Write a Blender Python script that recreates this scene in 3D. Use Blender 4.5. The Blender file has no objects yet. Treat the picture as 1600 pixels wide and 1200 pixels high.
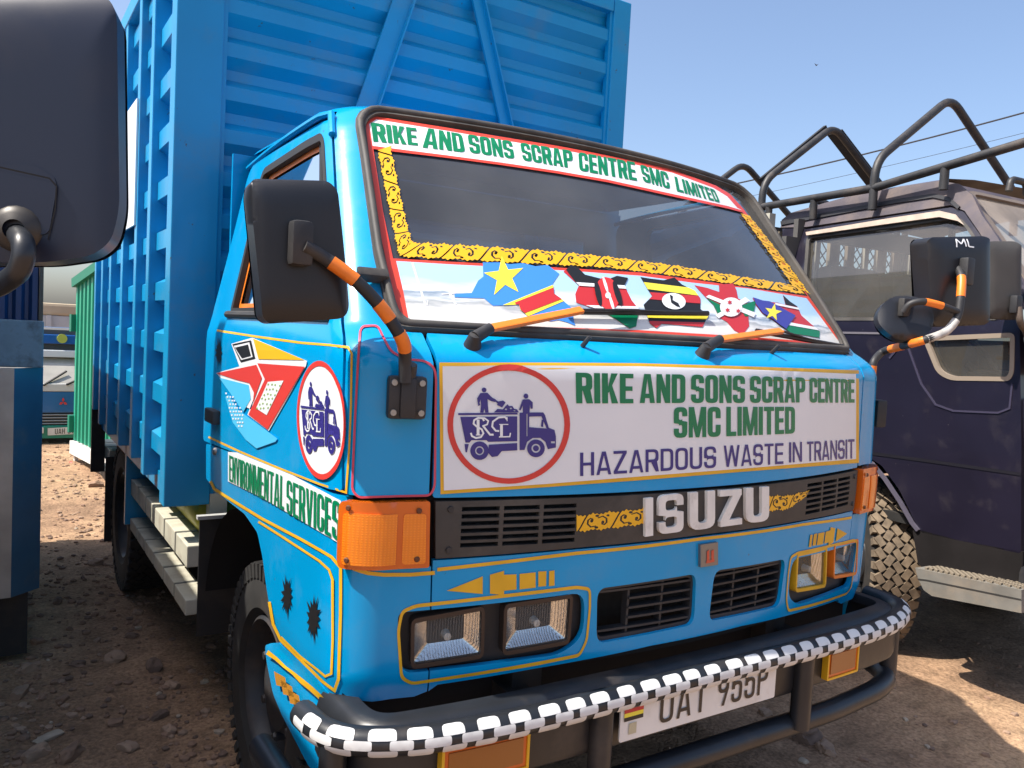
import bpy, bmesh, math, random
import numpy as np
from mathutils import Vector, Matrix, noise
from mathutils.bvhtree import BVHTree
from mathutils.geometry import delaunay_2d_cdt, barycentric_transform

random.seed(7); np.random.seed(7)
SC = bpy.context.scene
COL = SC.collection
V = Vector

# ------------------------------------------------------------------ camera
CAM = V((-1.4454, -1.46, 1.40))
RT = V((0.84033, -0.53951, 0.05273)); DN = V((0.01206, -0.07864, -0.99683)); FW = V((0.54194, 0.8383, -0.05957))
FPX = 1269.0
cam_d = bpy.data.cameras.new('camera'); cam = bpy.data.objects.new('camera', cam_d); COL.objects.link(cam)
cam_d.sensor_width = 36.0; cam_d.lens = 36.0 * FPX / 1600.0; cam_d.clip_start = 0.05; cam_d.clip_end = 2000
cam.matrix_world = Matrix(((RT.x, -DN.x, -FW.x, CAM.x), (RT.y, -DN.y, -FW.y, CAM.y), (RT.z, -DN.z, -FW.z, CAM.z), (0, 0, 0, 1)))
SC.camera = cam

# ------------------------------------------------------------------ world and sun
SUN = V((-0.627, 0.13, 1.0)).normalized()
world = bpy.data.worlds.new('World'); SC.world = world; world.use_nodes = True
wn = world.node_tree.nodes; wl = world.node_tree.links; wn.clear()
sky = wn.new('ShaderNodeTexSky'); sky.sky_type = 'NISHITA'; sky.sun_disc = False
sky.sun_elevation = math.asin(SUN.z); sky.sun_rotation = math.atan2(SUN.x, SUN.y)
sky.altitude = 1100; sky.air_density = 1.0; sky.dust_density = 7.0; sky.ozone_density = 2.0
bgn = wn.new('ShaderNodeBackground'); bgn.inputs['Strength'].default_value = 0.15
won = wn.new('ShaderNodeOutputWorld')
wl.new(sky.outputs[0], bgn.inputs['Color']); wl.new(bgn.outputs[0], won.inputs['Surface'])
sd = bpy.data.lights.new('sun', 'SUN'); sd.energy = 4.6; sd.angle = math.radians(0.53); sd.color = (1.0, 0.94, 0.85)
sun = bpy.data.objects.new('sun', sd); COL.objects.link(sun); sun.location = (-6, 2, 10)
sun.rotation_euler = SUN.to_track_quat('Z', 'Y').to_euler()
SC.view_settings.view_transform = 'Standard'; SC.view_settings.look = 'None'
SC.view_settings.exposure = 0.72; SC.view_settings.gamma = 1.0; SC.view_settings.use_curve_mapping = False
SC.cycles.max_bounces = 6; SC.cycles.transparent_max_bounces = 12; SC.cycles.use_denoising = True
SC.cycles.caustics_reflective = False; SC.cycles.caustics_refractive = False; SC.cycles.sample_clamp_indirect = 4

# ------------------------------------------------------------------ pixel rays (photo pixels, 1600 x 1200)
def ray(px, py):
    return (RT * ((px - 800.0) / FPX) + DN * ((py - 600.0) / FPX) + FW)
def onX(px, py, X):
    d = ray(px, py); return CAM + d * ((X - CAM.x) / d.x)
def onY(px, py, Y):
    d = ray(px, py); return CAM + d * ((Y - CAM.y) / d.y)
def onZ(px, py, Z=0.0):
    d = ray(px, py); return CAM + d * ((Z - CAM.z) / d.z)
def onP(px, py, O, n):
    d = ray(px, py); return CAM + d * ((V(O) - CAM).dot(n) / d.dot(n))
def depth(px, py, t):
    return CAM + ray(px, py) * t

# ------------------------------------------------------------------ materials
MATS = {}
def mat(name, col, rough=0.5, metal=0.0, spec=0.5, coat=0.0, var=0.0, vscale=6.0, bump=0.0, bscale=60.0,
        dirt=None, dirt_amt=0.0, dirt_scale=3.0, dirt_low=0.5, rvar=0.0, detail=5.0, chips=None, chip_scale=38.0, chip_low=0.70):
    """Principled material; var: brightness mottling, dirt: colour laid on in noise patches, bump: fine relief."""
    if name in MATS: return MATS[name]
    m = bpy.data.materials.new(name); m.use_nodes = True
    nt = m.node_tree; N = nt.nodes; L = nt.links
    b = N['Principled BSDF']
    b.inputs['Base Color'].default_value = (*col, 1); b.inputs['Roughness'].default_value = rough
    b.inputs['Metallic'].default_value = metal; b.inputs['Specular IOR Level'].default_value = spec
    b.inputs['Coat Weight'].default_value = coat; b.inputs['Coat Roughness'].default_value = 0.06
    if var or dirt or bump or rvar or chips:
        geo = N.new('ShaderNodeNewGeometry')
    csock = None
    if var:
        t = N.new('ShaderNodeTexNoise'); t.inputs['Scale'].default_value = vscale; t.inputs['Detail'].default_value = detail
        L.new(geo.outputs['Position'], t.inputs['Vector'])
        r = N.new('ShaderNodeMapRange'); r.inputs[1].default_value = 0.3; r.inputs[2].default_value = 0.7
        r.inputs[3].default_value = 1 - var; r.inputs[4].default_value = 1 + var
        L.new(t.outputs['Fac'], r.inputs[0])
        mx = N.new('ShaderNodeMix'); mx.data_type = 'RGBA'; mx.blend_type = 'MULTIPLY'; mx.inputs[0].default_value = 1
        mx.inputs[6].default_value = (*col, 1)
        L.new(r.outputs[0], mx.inputs[7]); csock = mx.outputs[2]
    if dirt:
        t = N.new('ShaderNodeTexNoise'); t.inputs['Scale'].default_value = dirt_scale; t.inputs['Detail'].default_value = 8; t.inputs['Roughness'].default_value = 0.65
        L.new(geo.outputs['Position'], t.inputs['Vector'])
        r = N.new('ShaderNodeMapRange'); r.inputs[1].default_value = dirt_low; r.inputs[2].default_value = min(dirt_low + 0.25, 1.0)
        r.inputs[3].default_value = 0; r.inputs[4].default_value = dirt_amt
        L.new(t.outputs['Fac'], r.inputs[0])
        mx = N.new('ShaderNodeMix'); mx.data_type = 'RGBA'
        mx.inputs[6].default_value = (*col, 1); mx.inputs[7].default_value = (*dirt, 1)
        if csock: L.new(csock, mx.inputs[6])
        L.new(r.outputs[0], mx.inputs[0]); csock = mx.outputs[2]
        rr = N.new('ShaderNodeMapRange'); rr.inputs[3].default_value = rough; rr.inputs[4].default_value = min(rough + 0.45, 0.95)
        L.new(r.outputs[0], rr.inputs[0]); L.new(rr.outputs[0], b.inputs['Roughness'])
    if chips:
        t = N.new('ShaderNodeTexNoise'); t.inputs['Scale'].default_value = chip_scale; t.inputs['Detail'].default_value = 3; t.inputs['Roughness'].default_value = 0.7
        L.new(geo.outputs['Position'], t.inputs['Vector'])
        r = N.new('ShaderNodeMapRange'); r.inputs[1].default_value = chip_low; r.inputs[2].default_value = chip_low + 0.03; r.inputs[3].default_value = 0; r.inputs[4].default_value = 0.75
        L.new(t.outputs['Fac'], r.inputs[0])
        mx = N.new('ShaderNodeMix'); mx.data_type = 'RGBA'; mx.inputs[6].default_value = (*col, 1); mx.inputs[7].default_value = (*chips, 1)
        if csock: L.new(csock, mx.inputs[6])
        L.new(r.outputs[0], mx.inputs[0]); csock = mx.outputs[2]
    if csock: L.new(csock, b.inputs['Base Color'])
    if bump:
        t = N.new('ShaderNodeTexNoise'); t.inputs['Scale'].default_value = bscale; t.inputs['Detail'].default_value = 4
        L.new(geo.outputs['Position'], t.inputs['Vector'])
        bp = N.new('ShaderNodeBump'); bp.inputs['Strength'].default_value = bump; bp.inputs['Distance'].default_value = 0.004
        L.new(t.outputs['Fac'], bp.inputs['Height']); L.new(bp.outputs[0], b.inputs['Normal'])
    MATS[name] = m
    return m
def glass(name, tint=(0.5, 0.52, 0.52), rough=0.02, film=(0.5, 0.5, 0.48), film_amt=0.06, refl=1.6):
    """thin pane: tinted see-through, mirror by Fresnel, a thin dusty film"""
    if name in MATS: return MATS[name]
    m = bpy.data.materials.new(name); m.use_nodes = True
    nt = m.node_tree; N = nt.nodes; L = nt.links; N.clear()
    o = N.new('ShaderNodeOutputMaterial'); tr = N.new('ShaderNodeBsdfTransparent'); tr.inputs[0].default_value = (*tint, 1)
    gl = N.new('ShaderNodeBsdfGlossy'); gl.inputs['Roughness'].default_value = rough; gl.inputs[0].default_value = (1, 1, 1, 1)
    fr = N.new('ShaderNodeFresnel'); fr.inputs[0].default_value = 1.52
    df = N.new('ShaderNodeBsdfDiffuse'); df.inputs[0].default_value = (*film, 1)
    m1 = N.new('ShaderNodeMixShader'); m2 = N.new('ShaderNodeMixShader')
    geo = N.new('ShaderNodeNewGeometry'); t = N.new('ShaderNodeTexNoise'); t.inputs['Scale'].default_value = 2.5; t.inputs['Detail'].default_value = 7
    L.new(geo.outputs['Position'], t.inputs['Vector'])
    r = N.new('ShaderNodeMapRange'); r.inputs[1].default_value = 0.3; r.inputs[2].default_value = 0.75; r.inputs[3].default_value = film_amt * 0.5; r.inputs[4].default_value = film_amt * 1.6
    L.new(t.outputs['Fac'], r.inputs[0]); L.new(r.outputs[0], m1.inputs[0])
    L.new(tr.outputs[0], m1.inputs[1]); L.new(df.outputs[0], m1.inputs[2])
    mm = N.new('ShaderNodeMath'); mm.operation = 'MULTIPLY'; mm.inputs[1].default_value = refl; mm.use_clamp = True
    L.new(fr.outputs[0], mm.inputs[0]); L.new(mm.outputs[0], m2.inputs[0])
    L.new(m1.outputs[0], m2.inputs[1]); L.new(gl.outputs[0], m2.inputs[2]); L.new(m2.outputs[0], o.inputs[0])
    MATS[name] = m
    return m

# ------------------------------------------------------------------ object helpers
def link(name, me, m, parent=None):
    o = bpy.data.objects.new(name, me); COL.objects.link(o)
    if m is not None and me is not None: me.materials.append(m)
    if parent is not None:
        o.parent = parent; o.matrix_parent_inverse = PINV(parent)
    return o
def PINV(p): return WORLD(p).inverted()
def WORLD(o):
    if o.parent is None: return o.matrix_basis.copy()
    return WORLD(o.parent) @ o.matrix_parent_inverse @ o.matrix_basis
def thing(name, label, cat, loc=(0, 0, 0), group=None):
    o = bpy.data.objects.new(name, None); COL.objects.link(o); o.location = loc; o.empty_display_size = 0.2
    return tag(o, label, cat, group)
def tag(o, label, cat, group=None):
    o['label'] = label; o['category'] = cat
    if group: o['group'] = group
    return o
def mesh_of(name, verts, faces, smooth=None):
    me = bpy.data.meshes.new(name); me.from_pydata([tuple(v) for v in verts], [], [tuple(f) for f in faces]); me.validate(); me.update()
    if smooth is not None:
        me.polygons.foreach_set('use_smooth', [True] * len(me.polygons))
        me.set_sharp_from_angle(angle=math.radians(smooth))
    return me

class MB:
    """collects boxes, bars, tubes, lathes and prisms; build() links them as ONE mesh object"""
    def __init__(s): s.v = []; s.f = []
    def add(s, vs, fs):
        n = len(s.v); s.v += [V(v) for v in vs]; s.f += [tuple(i + n for i in f) for f in fs]; return s
    def box(s, a, b, bev=0.0):
        x0, y0, z0 = a; x1, y1, z1 = b
        x0, x1 = min(x0, x1), max(x0, x1); y0, y1 = min(y0, y1), max(y0, y1); z0, z1 = min(z0, z1), max(z0, z1)
        return s.obox(V(((x0 + x1) / 2, (y0 + y1) / 2, (z0 + z1) / 2)), V((1, 0, 0)), V((0, 1, 0)), V((0, 0, 1)), (x1 - x0) / 2, (y1 - y0) / 2, (z1 - z0) / 2, bev)
    def obox(s, c, ax, ay, az, hx, hy, hz, bev=0.0):
        c = V(c)
        if bev <= 0:
            vs = [c + ax * (i * hx) + ay * (j * hy) + az * (k * hz) for k in (-1, 1) for j in (-1, 1) for i in (-1, 1)]
            return s.add(vs, [(0, 2, 3, 1), (4, 5, 7, 6), (0, 1, 5, 4), (2, 6, 7, 3), (0, 4, 6, 2), (1, 3, 7, 5)])
        bev = min(bev, hx * .95, hy * .95, hz * .95)
        bm = bmesh.new(); bmesh.ops.create_cube(bm, size=2)
        for v in bm.verts: v.co = V((v.co.x * hx, v.co.y * hy, v.co.z * hz))
        bmesh.ops.bevel(bm, geom=bm.edges[:], offset=bev, segments=2, affect='EDGES', profile=0.6)
        bm.verts.index_update()
        vs = [c + ax * v.co.x + ay * v.co.y + az * v.co.z for v in bm.verts]; fs = [[v.index for v in f.verts] for f in bm.faces]
        bm.free(); return s.add(vs, fs)
    def bar(s, p, q, w, h, up=(0, 0, 1), bev=0.0):
        p = V(p); q = V(q); d = (q - p); L = d.length; d.normalize(); up = V(up)
        side = d.cross(up)
        if side.length < 1e-4: side = d.cross(V((1, 0, 0)))
        side.normalize(); u2 = side.cross(d).normalized()
        return s.obox((p + q) / 2, d, side, u2, L / 2, w / 2, h / 2, bev)
    def tube(s, pts, r, seg=12, closed=False, caps=True, flat=1.0):
        pts = [V(p) for p in pts]; n = len(pts); rs = r if isinstance(r, (list, tuple)) else [r] * n
        T = []
        for i in range(n):
            a = pts[(i - 1) % n] if (closed or i > 0) else pts[i]; b = pts[(i + 1) % n] if (closed or i < n - 1) else pts[i]
            T.append((b - a).normalized())
        up = V((0, 0, 1)) if abs(T[0].z) < 0.9 else V((1, 0, 0))
        nrm = (up - T[0] * up.dot(T[0])).normalized(); vs = []; fs = []
        for i in range(n):
            nrm = (nrm - T[i] * nrm.dot(T[i])).normalized(); bn = T[i].cross(nrm)
            for k in range(seg):
                a = 2 * math.pi * k / seg; vs.append(pts[i] + (nrm * (math.cos(a) * flat) + bn * math.sin(a)) * rs[i])
        for i in range(n if closed else n - 1):
            j = (i + 1) % n
            for k in range(seg):
                k2 = (k + 1) % seg; fs.append((i * seg + k, i * seg + k2, j * seg + k2, j * seg + k))
        if caps and not closed:
            fs.append(tuple(range(seg))[::-1]); fs.append(tuple((n - 1) * seg + k for k in range(seg)))
        return s.add(vs, fs)
    def lathe(s, prof, c, axis, seg=32, x=None):
        """prof: list of (radius, along)"""
        axis = V(axis).normalized(); c = V(c)
        t = V((0, 0, 1)) if abs(axis.z) < .9 else V((1, 0, 0)); e1 = (t - axis * t.dot(axis)).normalized(); e2 = axis.cross(e1)
        vs = []; fs = []; n = len(prof)
        for k in range(seg):
            a = 2 * math.pi * k / seg; d = e1 * math.cos(a) + e2 * math.sin(a)
            for r, h in prof: vs.append(c + d * r + axis * h)
        for k in range(seg):
            k2 = (k + 1) % seg
            for i in range(n - 1): fs.append((k * n + i, k * n + i + 1, k2 * n + i + 1, k2 * n + i))
        return s.add(vs, fs)
    def prism(s, poly, d):
        """poly: 3D outline (convex or mildly concave), extruded by vector d"""
        n = len(poly); d = V(d); vs = [V(p) for p in poly] + [V(p) + d for p in poly]
        fs = [tuple(range(n)), tuple(range(2 * n - 1, n - 1, -1))] + [(i, (i + 1) % n + 0, (i + 1) % n + n, i + n)[::-1] for i in range(n)]
        return s.add(vs, fs)
    def build(s, name, m, parent=None, smooth=None, fix=True):
        me = bpy.data.meshes.new(name); me.from_pydata([tuple(v) for v in s.v], [], s.f); me.validate()
        if fix:
            bm = bmesh.new(); bm.from_mesh(me); bmesh.ops.recalc_face_normals(bm, faces=bm.faces[:]); bm.to_mesh(me); bm.free()
        if smooth is not None:
            me.polygons.foreach_set('use_smooth', [True] * len(me.polygons)); me.set_sharp_from_angle(angle=math.radians(smooth))
        me.update()
        return link(name, me, m, parent)

def fillet(pts, r, n=5):
    """round the corners of a 3D polyline"""
    pts = [V(p) for p in pts]; out = [pts[0]]
    for i in range(1, len(pts) - 1):
        a, b, c = pts[i - 1], pts[i], pts[i + 1]; rr = r[i] if isinstance(r, (list, tuple)) else r
        d1 = (a - b); d2 = (c - b); l = min(rr, d1.length * .48, d2.length * .48); p = b + d1.normalized() * l; q = b + d2.normalized() * l
        for k in range(n + 1):
            t = k / n; out.append(p * (1 - t) ** 2 + b * 2 * t * (1 - t) + q * t * t)
    out.append(pts[-1]); return out
def round2(poly, r, n=4):
    """round the corners of a closed 2D polygon"""
    out = []; m = len(poly)
    for i in range(m):
        a, b, c = V((*poly[i - 1], 0)), V((*poly[i], 0)), V((*poly[(i + 1) % m], 0)); rr = r[i] if isinstance(r, (list, tuple)) else r
        d1 = a - b; d2 = c - b; l = min(rr, d1.length * .48, d2.length * .48)
        if l < 1e-6: out.append((b.x, b.y)); continue
        p = b + d1.normalized() * l; q = b + d2.normalized() * l
        for k in range(n + 1):
            t = k / n; e = p * (1 - t) ** 2 + b * 2 * t * (1 - t) + q * t * t; out.append((e.x, e.y))
    return out

# ------------------------------------------------------------------ 2D shapes cut and laid on surfaces
def pip(P, poly):
    x = P[:, 0]; y = P[:, 1]; ins = np.zeros(len(P), bool); n = len(poly)
    for i in range(n):
        x1, y1 = poly[i]; x2, y2 = poly[(i + 1) % n]
        if y1 == y2: continue
        c = ((y1 > y) != (y2 > y)) & (x < (x2 - x1) * (y - y1) / (y2 - y1) + x1)
        ins ^= c
    return ins
def subdiv(poly, step):
    out = []; n = len(poly); sx, sy = step if isinstance(step, tuple) else (step, step)
    for i in range(n):
        a = poly[i]; b = poly[(i + 1) % n]; k = max(1, int(math.ceil(max(abs(b[0] - a[0]) / sx, abs(b[1] - a[1]) / sy))))
        for j in range(k): out.append((a[0] + (b[0] - a[0]) * j / k, a[1] + (b[1] - a[1]) * j / k))
    return out
def cdt(ops, step):
    """ops: [('+', poly), ('-', poly), ...] applied in order -> points, triangles"""
    pts = []; edges = []; sx, sy = step if isinstance(step, tuple) else (step, step)
    polys = [(s_, subdiv(p, step)) for s_, p in ops]
    for s_, p in polys:
        n0 = len(pts); pts += p; edges += [(n0 + i, n0 + (i + 1) % len(p)) for i in range(len(p))]
    xs = [p[0] for p in pts]; ys = [p[1] for p in pts]
    x = min(xs) + sx * .5
    while x < max(xs):
        y = min(ys) + sy * .5
        while y < max(ys): pts.append((x + sx * 0.01, y + sy * 0.013)); y += sy
        x += sx
    k = 1.0 / max(max(xs) - min(xs), max(ys) - min(ys), 1e-9); ox, oy = min(xs), min(ys)
    r = delaunay_2d_cdt([V(((p[0] - ox) * k, (p[1] - oy) * k)) for p in pts], edges, [], 0, 1e-6)
    P = np.array([(v.x / k + ox, v.y / k + oy) for v in r[0]]); T = np.array([list(t) for t in r[2] if len(t) == 3])
    c = P[T].mean(axis=1); keep = np.zeros(len(T), bool)
    for s_, p in polys:
        i = pip(c, p); keep = (keep | i) if s_ == '+' else (keep & i) if s_ == '&' else (keep & ~i)
    T = T[keep]; A = P[T]
    ar = (A[:, 1, 0] - A[:, 0, 0]) * (A[:, 2, 1] - A[:, 0, 1]) - (A[:, 1, 1] - A[:, 0, 1]) * (A[:, 2, 0] - A[:, 0, 0])
    T = T[np.abs(ar) > 1e-12]
    used = np.unique(T); re = -np.ones(len(P), int); re[used] = np.arange(len(used))
    return [tuple(p) for p in P[used]], [tuple(t) for t in re[T]]
def lay(ops, step, fn, off=0.0, thick=0.0):
    """-> verts, faces of the 2D shape laid on a surface; fn(x, y) -> (point, outward normal)"""
    P, T = cdt(ops, step); vs = []; nn = []
    for p in P:
        q, n = fn(*p); vs.append(q + n * off); nn.append(n)
    fs = []
    for a, b, c in T:
        g = (vs[b] - vs[a]).cross(vs[c] - vs[a])
        fs.append((a, b, c) if g.dot(nn[a]) >= 0 else (a, c, b))
    if thick > 0:
        cnt = {}
        for f in fs:
            for i in range(3):
                e = (f[i], f[(i + 1) % 3]); cnt[tuple(sorted(e))] = cnt.get(tuple(sorted(e)), []) + [e]
        bot = {}
        for k_, es in cnt.items():
            if len(es) == 1:
                a, b = es[0]
                for i in (a, b):
                    if i not in bot: bot[i] = len(vs); vs.append(vs[i] - nn[i] * thick)
                fs.append((b, a, bot[a], bot[b]))
    return vs, fs
def patch(name, ops, step, fn, m, parent, off=0.0, thick=0.0, smooth=30, mirror=False):
    if ops and not isinstance(ops[0][0], str): ops = [('+', ops)]
    vs, fs = lay(ops, step, fn, off, thick)
    if mirror:
        vs = [V((-v.x, v.y, v.z)) for v in vs]; fs = [tuple(reversed(f)) for f in fs]
    return link(name, mesh_of(name, vs, fs, smooth), m, parent)
def stroke(pts, w, closed=False):
    """2D polyline -> list of quads and joint octagons (as + ops)"""
    ops = []; n = len(pts)
    for i in range(n if closed else n - 1):
        a = pts[i]; b = pts[(i + 1) % n]; dx, dy = b[0] - a[0], b[1] - a[1]; l = math.hypot(dx, dy)
        if l < 1e-9: continue
        nx, ny = -dy / l * w / 2, dx / l * w / 2
        ops.append(('+', [(a[0] + nx, a[1] + ny), (b[0] + nx, b[1] + ny), (b[0] - nx, b[1] - ny), (a[0] - nx, a[1] - ny)]))
    return ops
def ribbon(pts, w, closed=False):
    """2D polyline of width w as one mitred band (outer poly - inner poly when closed)"""
    n = len(pts); Lp = []; Rp = []
    for i in range(n):
        a = pts[i - 1] if (closed or i > 0) else pts[i]; c = pts[(i + 1) % n] if (closed or i < n - 1) else pts[i]; b = pts[i]
        d1 = V((b[0] - a[0], b[1] - a[1])); d2 = V((c[0] - b[0], c[1] - b[1]))
        if d1.length < 1e-9: d1 = d2
        if d2.length < 1e-9: d2 = d1
        d1.normalize(); d2.normalize(); t = (d1 + d2)
        if t.length < 1e-6: t = d1
        t.normalize(); nx, ny = -t.y, t.x; k = w / 2 / max(0.5, t.dot(d1))
        Lp.append((b[0] + nx * k, b[1] + ny * k)); Rp.append((b[0] - nx * k, b[1] - ny * k))
    if closed: return Lp, Rp
    return Lp + Rp[::-1]
def area2(p): return abs(sum(p[i - 1][0] * p[i][1] - p[i][0] * p[i - 1][1] for i in range(len(p)))) / 2
def ring_ops(pts, w):
    a, b = ribbon(pts, w, True)
    return [('+', a), ('-', b)] if area2(a) > area2(b) else [('+', b), ('-', a)]
def ell(cx, cy, rx, ry, n=28, rot=0.0):
    c, s = math.cos(rot), math.sin(rot)
    return [(cx + rx * math.cos(t) * c - ry * math.sin(t) * s, cy + rx * math.cos(t) * s + ry * math.sin(t) * c) for t in [2 * math.pi * i / n for i in range(n)]]
def homog(quad):
    """unit square (0,0)(1,0)(1,1)(0,1) -> quad"""
    A = []; B = []
    for (u, v), (x, y) in zip([(0, 0), (1, 0), (1, 1), (0, 1)], quad):
        A.append([u, v, 1, 0, 0, 0, -u * x, -v * x]); B.append(x); A.append([0, 0, 0, u, v, 1, -u * y, -v * y]); B.append(y)
    h = np.linalg.solve(np.array(A, float), np.array(B, float))
    def f(p):
        u, v = p; w = h[6] * u + h[7] * v + 1; return ((h[0] * u + h[1] * v + h[2]) / w, (h[3] * u + h[4] * v + h[5]) / w)
    return f
def mapops(ops, f): return [(s_, [f(q) for q in p]) for s_, p in ops]

# ------------------------------------------------------------------ block lettering
def RR(x0, y0, x1, y1, r, n=4): return round2([(x0, y0), (x1, y0), (x1, y1), (x0, y1)], r, n)
def RC(x0, y0, x1, y1): return [(x0, y0), (x1, y0), (x1, y1), (x0, y1)]
def glyph(ch, w, t, h, r=None):
    """letter in a box w x 1 (y up): t = upright stroke, h = level stroke -> ops, width"""
    if r is None: r = min(w * 0.42, 0.24)
    ri = max(0.01, min((w - 2 * t) * .45, r * .55)); A = lambda p: ('+', p); S = lambda p: ('-', p); e = 0.002
    if ch == 'I': return [A(RC(0, 0, t, 1))], t
    if ch in 'OQ0': return [A(RR(0, 0, w, 1, r)), S(RR(t, h, w - t, 1 - h, ri))], w
    if ch == 'D': return [A(round2(RC(0, 0, w, 1), [0, r, r, 0])), S(round2(RC(t, h, w - t, 1 - h), [0, ri, ri, 0]))], w
    if ch == 'C': return [A(RR(0, 0, w, 1, r)), S(RR(t, h, w - t, 1 - h, ri)), S(RC(w - t - e, .40, w + .1, .62))], w
    if ch == 'G': return [A(RR(0, 0, w, 1, r)), S(RR(t, h, w - t, 1 - h, ri)), S(RC(w - t - e, .50, w + .1, .64)), A(RC(w * .52, .36, w - t * .5, .36 + h))], w
    if ch == 'U': return [A(round2(RC(0, 0, w, 1), [r, r, 0, 0])), S(round2(RC(t, h, w - t, 1.1), [ri, ri, 0, 0]))], w
    if ch == 'J': return [A(round2(RC(0, 0, w, 1), [r, r, 0, 0])), S(round2(RC(t, h, w - t, 1.1), [ri, ri, 0, 0])), S(RC(-.1, .35, w - t - e, 1.1))], w
    if ch == 'S':
        m = h * .55
        return [A(RR(0, 0, w, 1, r)), S(RR(t, .5 + m, w - t, 1 - h, ri)), S(RR(t, h, w - t, .5 - m, ri)),
                S([(w - t - e, .5 + m * .6), (w + .1, .50), (w + .1, .70), (w - t - e, .70)]), S([(-.1, .30), (t + e, .30), (t + e, .5 - m * .6), (-.1, .50)])], w
    if ch == 'P': return [A(RC(0, 0, t, 1)), A(round2(RC(0, .40, w, 1), [0, r, r, 0])), S(round2(RC(t, .40 + h, w - t, 1 - h), [0, ri, ri, 0]))], w
    if ch == 'R': return [A(RC(0, 0, t, 1)), A(round2(RC(0, .42, w, 1), [0, r * .8, r, 0])), S(round2(RC(t, .42 + h, w - t, 1 - h), [0, ri, ri, 0])), A([(w - t * .98, 0), (w * 1.03, 0), (w * .86, .50), (w * .36, .50)])], w
    if ch == 'B': return [A(round2(RC(0, .46, w * .97, 1), [0, r * .8, r, 0])), A(round2(RC(0, 0, w, .54), [0, r, r * .8, 0])), S(round2(RC(t, .5 + h * .5, w - t, 1 - h), [0, ri, ri, 0])), S(round2(RC(t, h, w - t, .5 - h * .5), [0, ri, ri, 0]))], w
    if ch == 'E': return [A(RC(0, 0, t, 1)), A(RC(0, 0, w * .88, h)), A(RC(0, 1 - h, w * .88, 1)), A(RC(0, .5 - h / 2, w * .82, .5 + h / 2))], w * .88
    if ch == 'F': return [A(RC(0, 0, t, 1)), A(RC(0, 1 - h, w * .86, 1)), A(RC(0, .5 - h / 2, w * .8, .5 + h / 2))], w * .86
    if ch == 'L': return [A(RC(0, 0, t, 1)), A(RC(0, 0, w * .84, h))], w * .84
    if ch == 'T': return [A(RC(0, 1 - h, w * .95, 1)), A(RC(w * .475 - t / 2, 0, w * .475 + t / 2, 1))], w * .95
    if ch == 'H': return [A(RC(0, 0, t, 1)), A(RC(w - t, 0, w, 1)), A(RC(0, .5 - h / 2, w, .5 + h / 2))], w
    if ch == 'N': return [A(RC(0, 0, t * .85, 1)), A(RC(w - t * .85, 0, w, 1)), A([(0, 1), (t * 1.0, 1), (w, 0), (w - t * 1.0, 0)])], w
    if ch == 'M':
        W = w * 1.32; c = W / 2
        return [A(RC(0, 0, t * .8, 1)), A(RC(W - t * .8, 0, W, 1)), A([(0, 1), (t * 1.05, 1), (c + t * .36, 0), (c - t * .36, 0)]), A([(W, 1), (W - t * 1.05, 1), (c - t * .36, 0), (c + t * .36, 0)])], W
    if ch == 'A':
        W = w * 1.08; c = W / 2; k = t * .62
        return [A([(0, 0), (c - k, 1), (c + k, 1), (W, 0)]), S([(t * .92, -.01), (t * .92 + (c - t * .92) * .22, .17), (W - t * .92 - (c - t * .92) * .22, .17), (W - t * .92, -.01)]), S([(t * .92 + (c - t * .92) * .34, .17 + h), (c, .84), (W - t * .92 - (c - t * .92) * .34, .17 + h)])], W
    if ch == 'V':
        W = w * 1.06; c = W / 2
        return [A([(0, 1), (c - t * .55, 0), (c + t * .55, 0), (W, 1), (W - t, 1), (c, .2), (t, 1)])], W
    if ch == 'W':
        W = w * 1.6; q = W / 4; k = t * .5
        return [A([(0, 1), (q - k, 0), (q + k, 0), (t, 1)]), A([(W / 2 - k, 1), (q - k, 0), (q + k, 0), (W / 2 + k, 1)]), A([(W / 2 - k, 1), (3 * q - k, 0), (3 * q + k, 0), (W / 2 + k, 1)]), A([(W, 1), (3 * q + k, 0), (3 * q - k, 0), (W - t, 1)])], W
    if ch == 'K': return [A(RC(0, 0, t, 1)), A([(t * .8, .36), (w - t * 1.1, 1), (w, 1), (t * .8 + (w - t) * .2, .36)]), A([(t + .02, .52), (t * 1.3 + .05, .66), (w * 1.02, 0), (w * 1.02 - t * 1.1, 0)])], w * 1.02
    if ch == 'Z': return [A(RC(.01, 0, w, h)), A(RC(0, 1 - h, w * .98, 1)), A([(0, h * .8), (w * .98 - t * 1.25, 1 - h * .9), (w * .98, 1 - h * .8), (t * 1.25, h * .9)])], w
    if ch == 'Y': return [A(RC(w / 2 - t / 2, 0, w / 2 + t / 2, .5)), A([(0, 1), (t, 1), (w / 2 + t / 2, .42), (w / 2 - t / 2, .42)]), A([(w, 1), (w - t, 1), (w / 2 - t / 2, .42), (w / 2 + t / 2, .42)])], w
    if ch == '9': return [A(RR(0, .38, w, 1, r)), S(RR(t, .38 + h, w - t, 1 - h, ri)), A([(w - t, .7), (w, .7), (w, .5), (w * .62, 0), (w * .62 - t, 0), (w - t * 1.05, .45)])], w
    if ch == '5': return [A(RR(0, 0, w, .62, r)), S(RR(t, h, w - t, .62 - h, ri)), S(RC(-.1, .27, t + e, .40)), A(RC(.02, .40, t + .02, 1)), A(RC(.02, 1 - h, w * .93, 1)), S(RC(t + .02, .63, w + .1, 1 - h))], w
    if ch == '3': return [A(RR(0, 0, w, .56, r)), A(RR(0, .46, w, 1, r)), S(RR(t, h, w - t, .5 - h * .5, ri)), S(RR(t, .5 + h * .5, w - t, 1 - h, ri)), S(RC(-.1, .3, t + e, .7))], w
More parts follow.
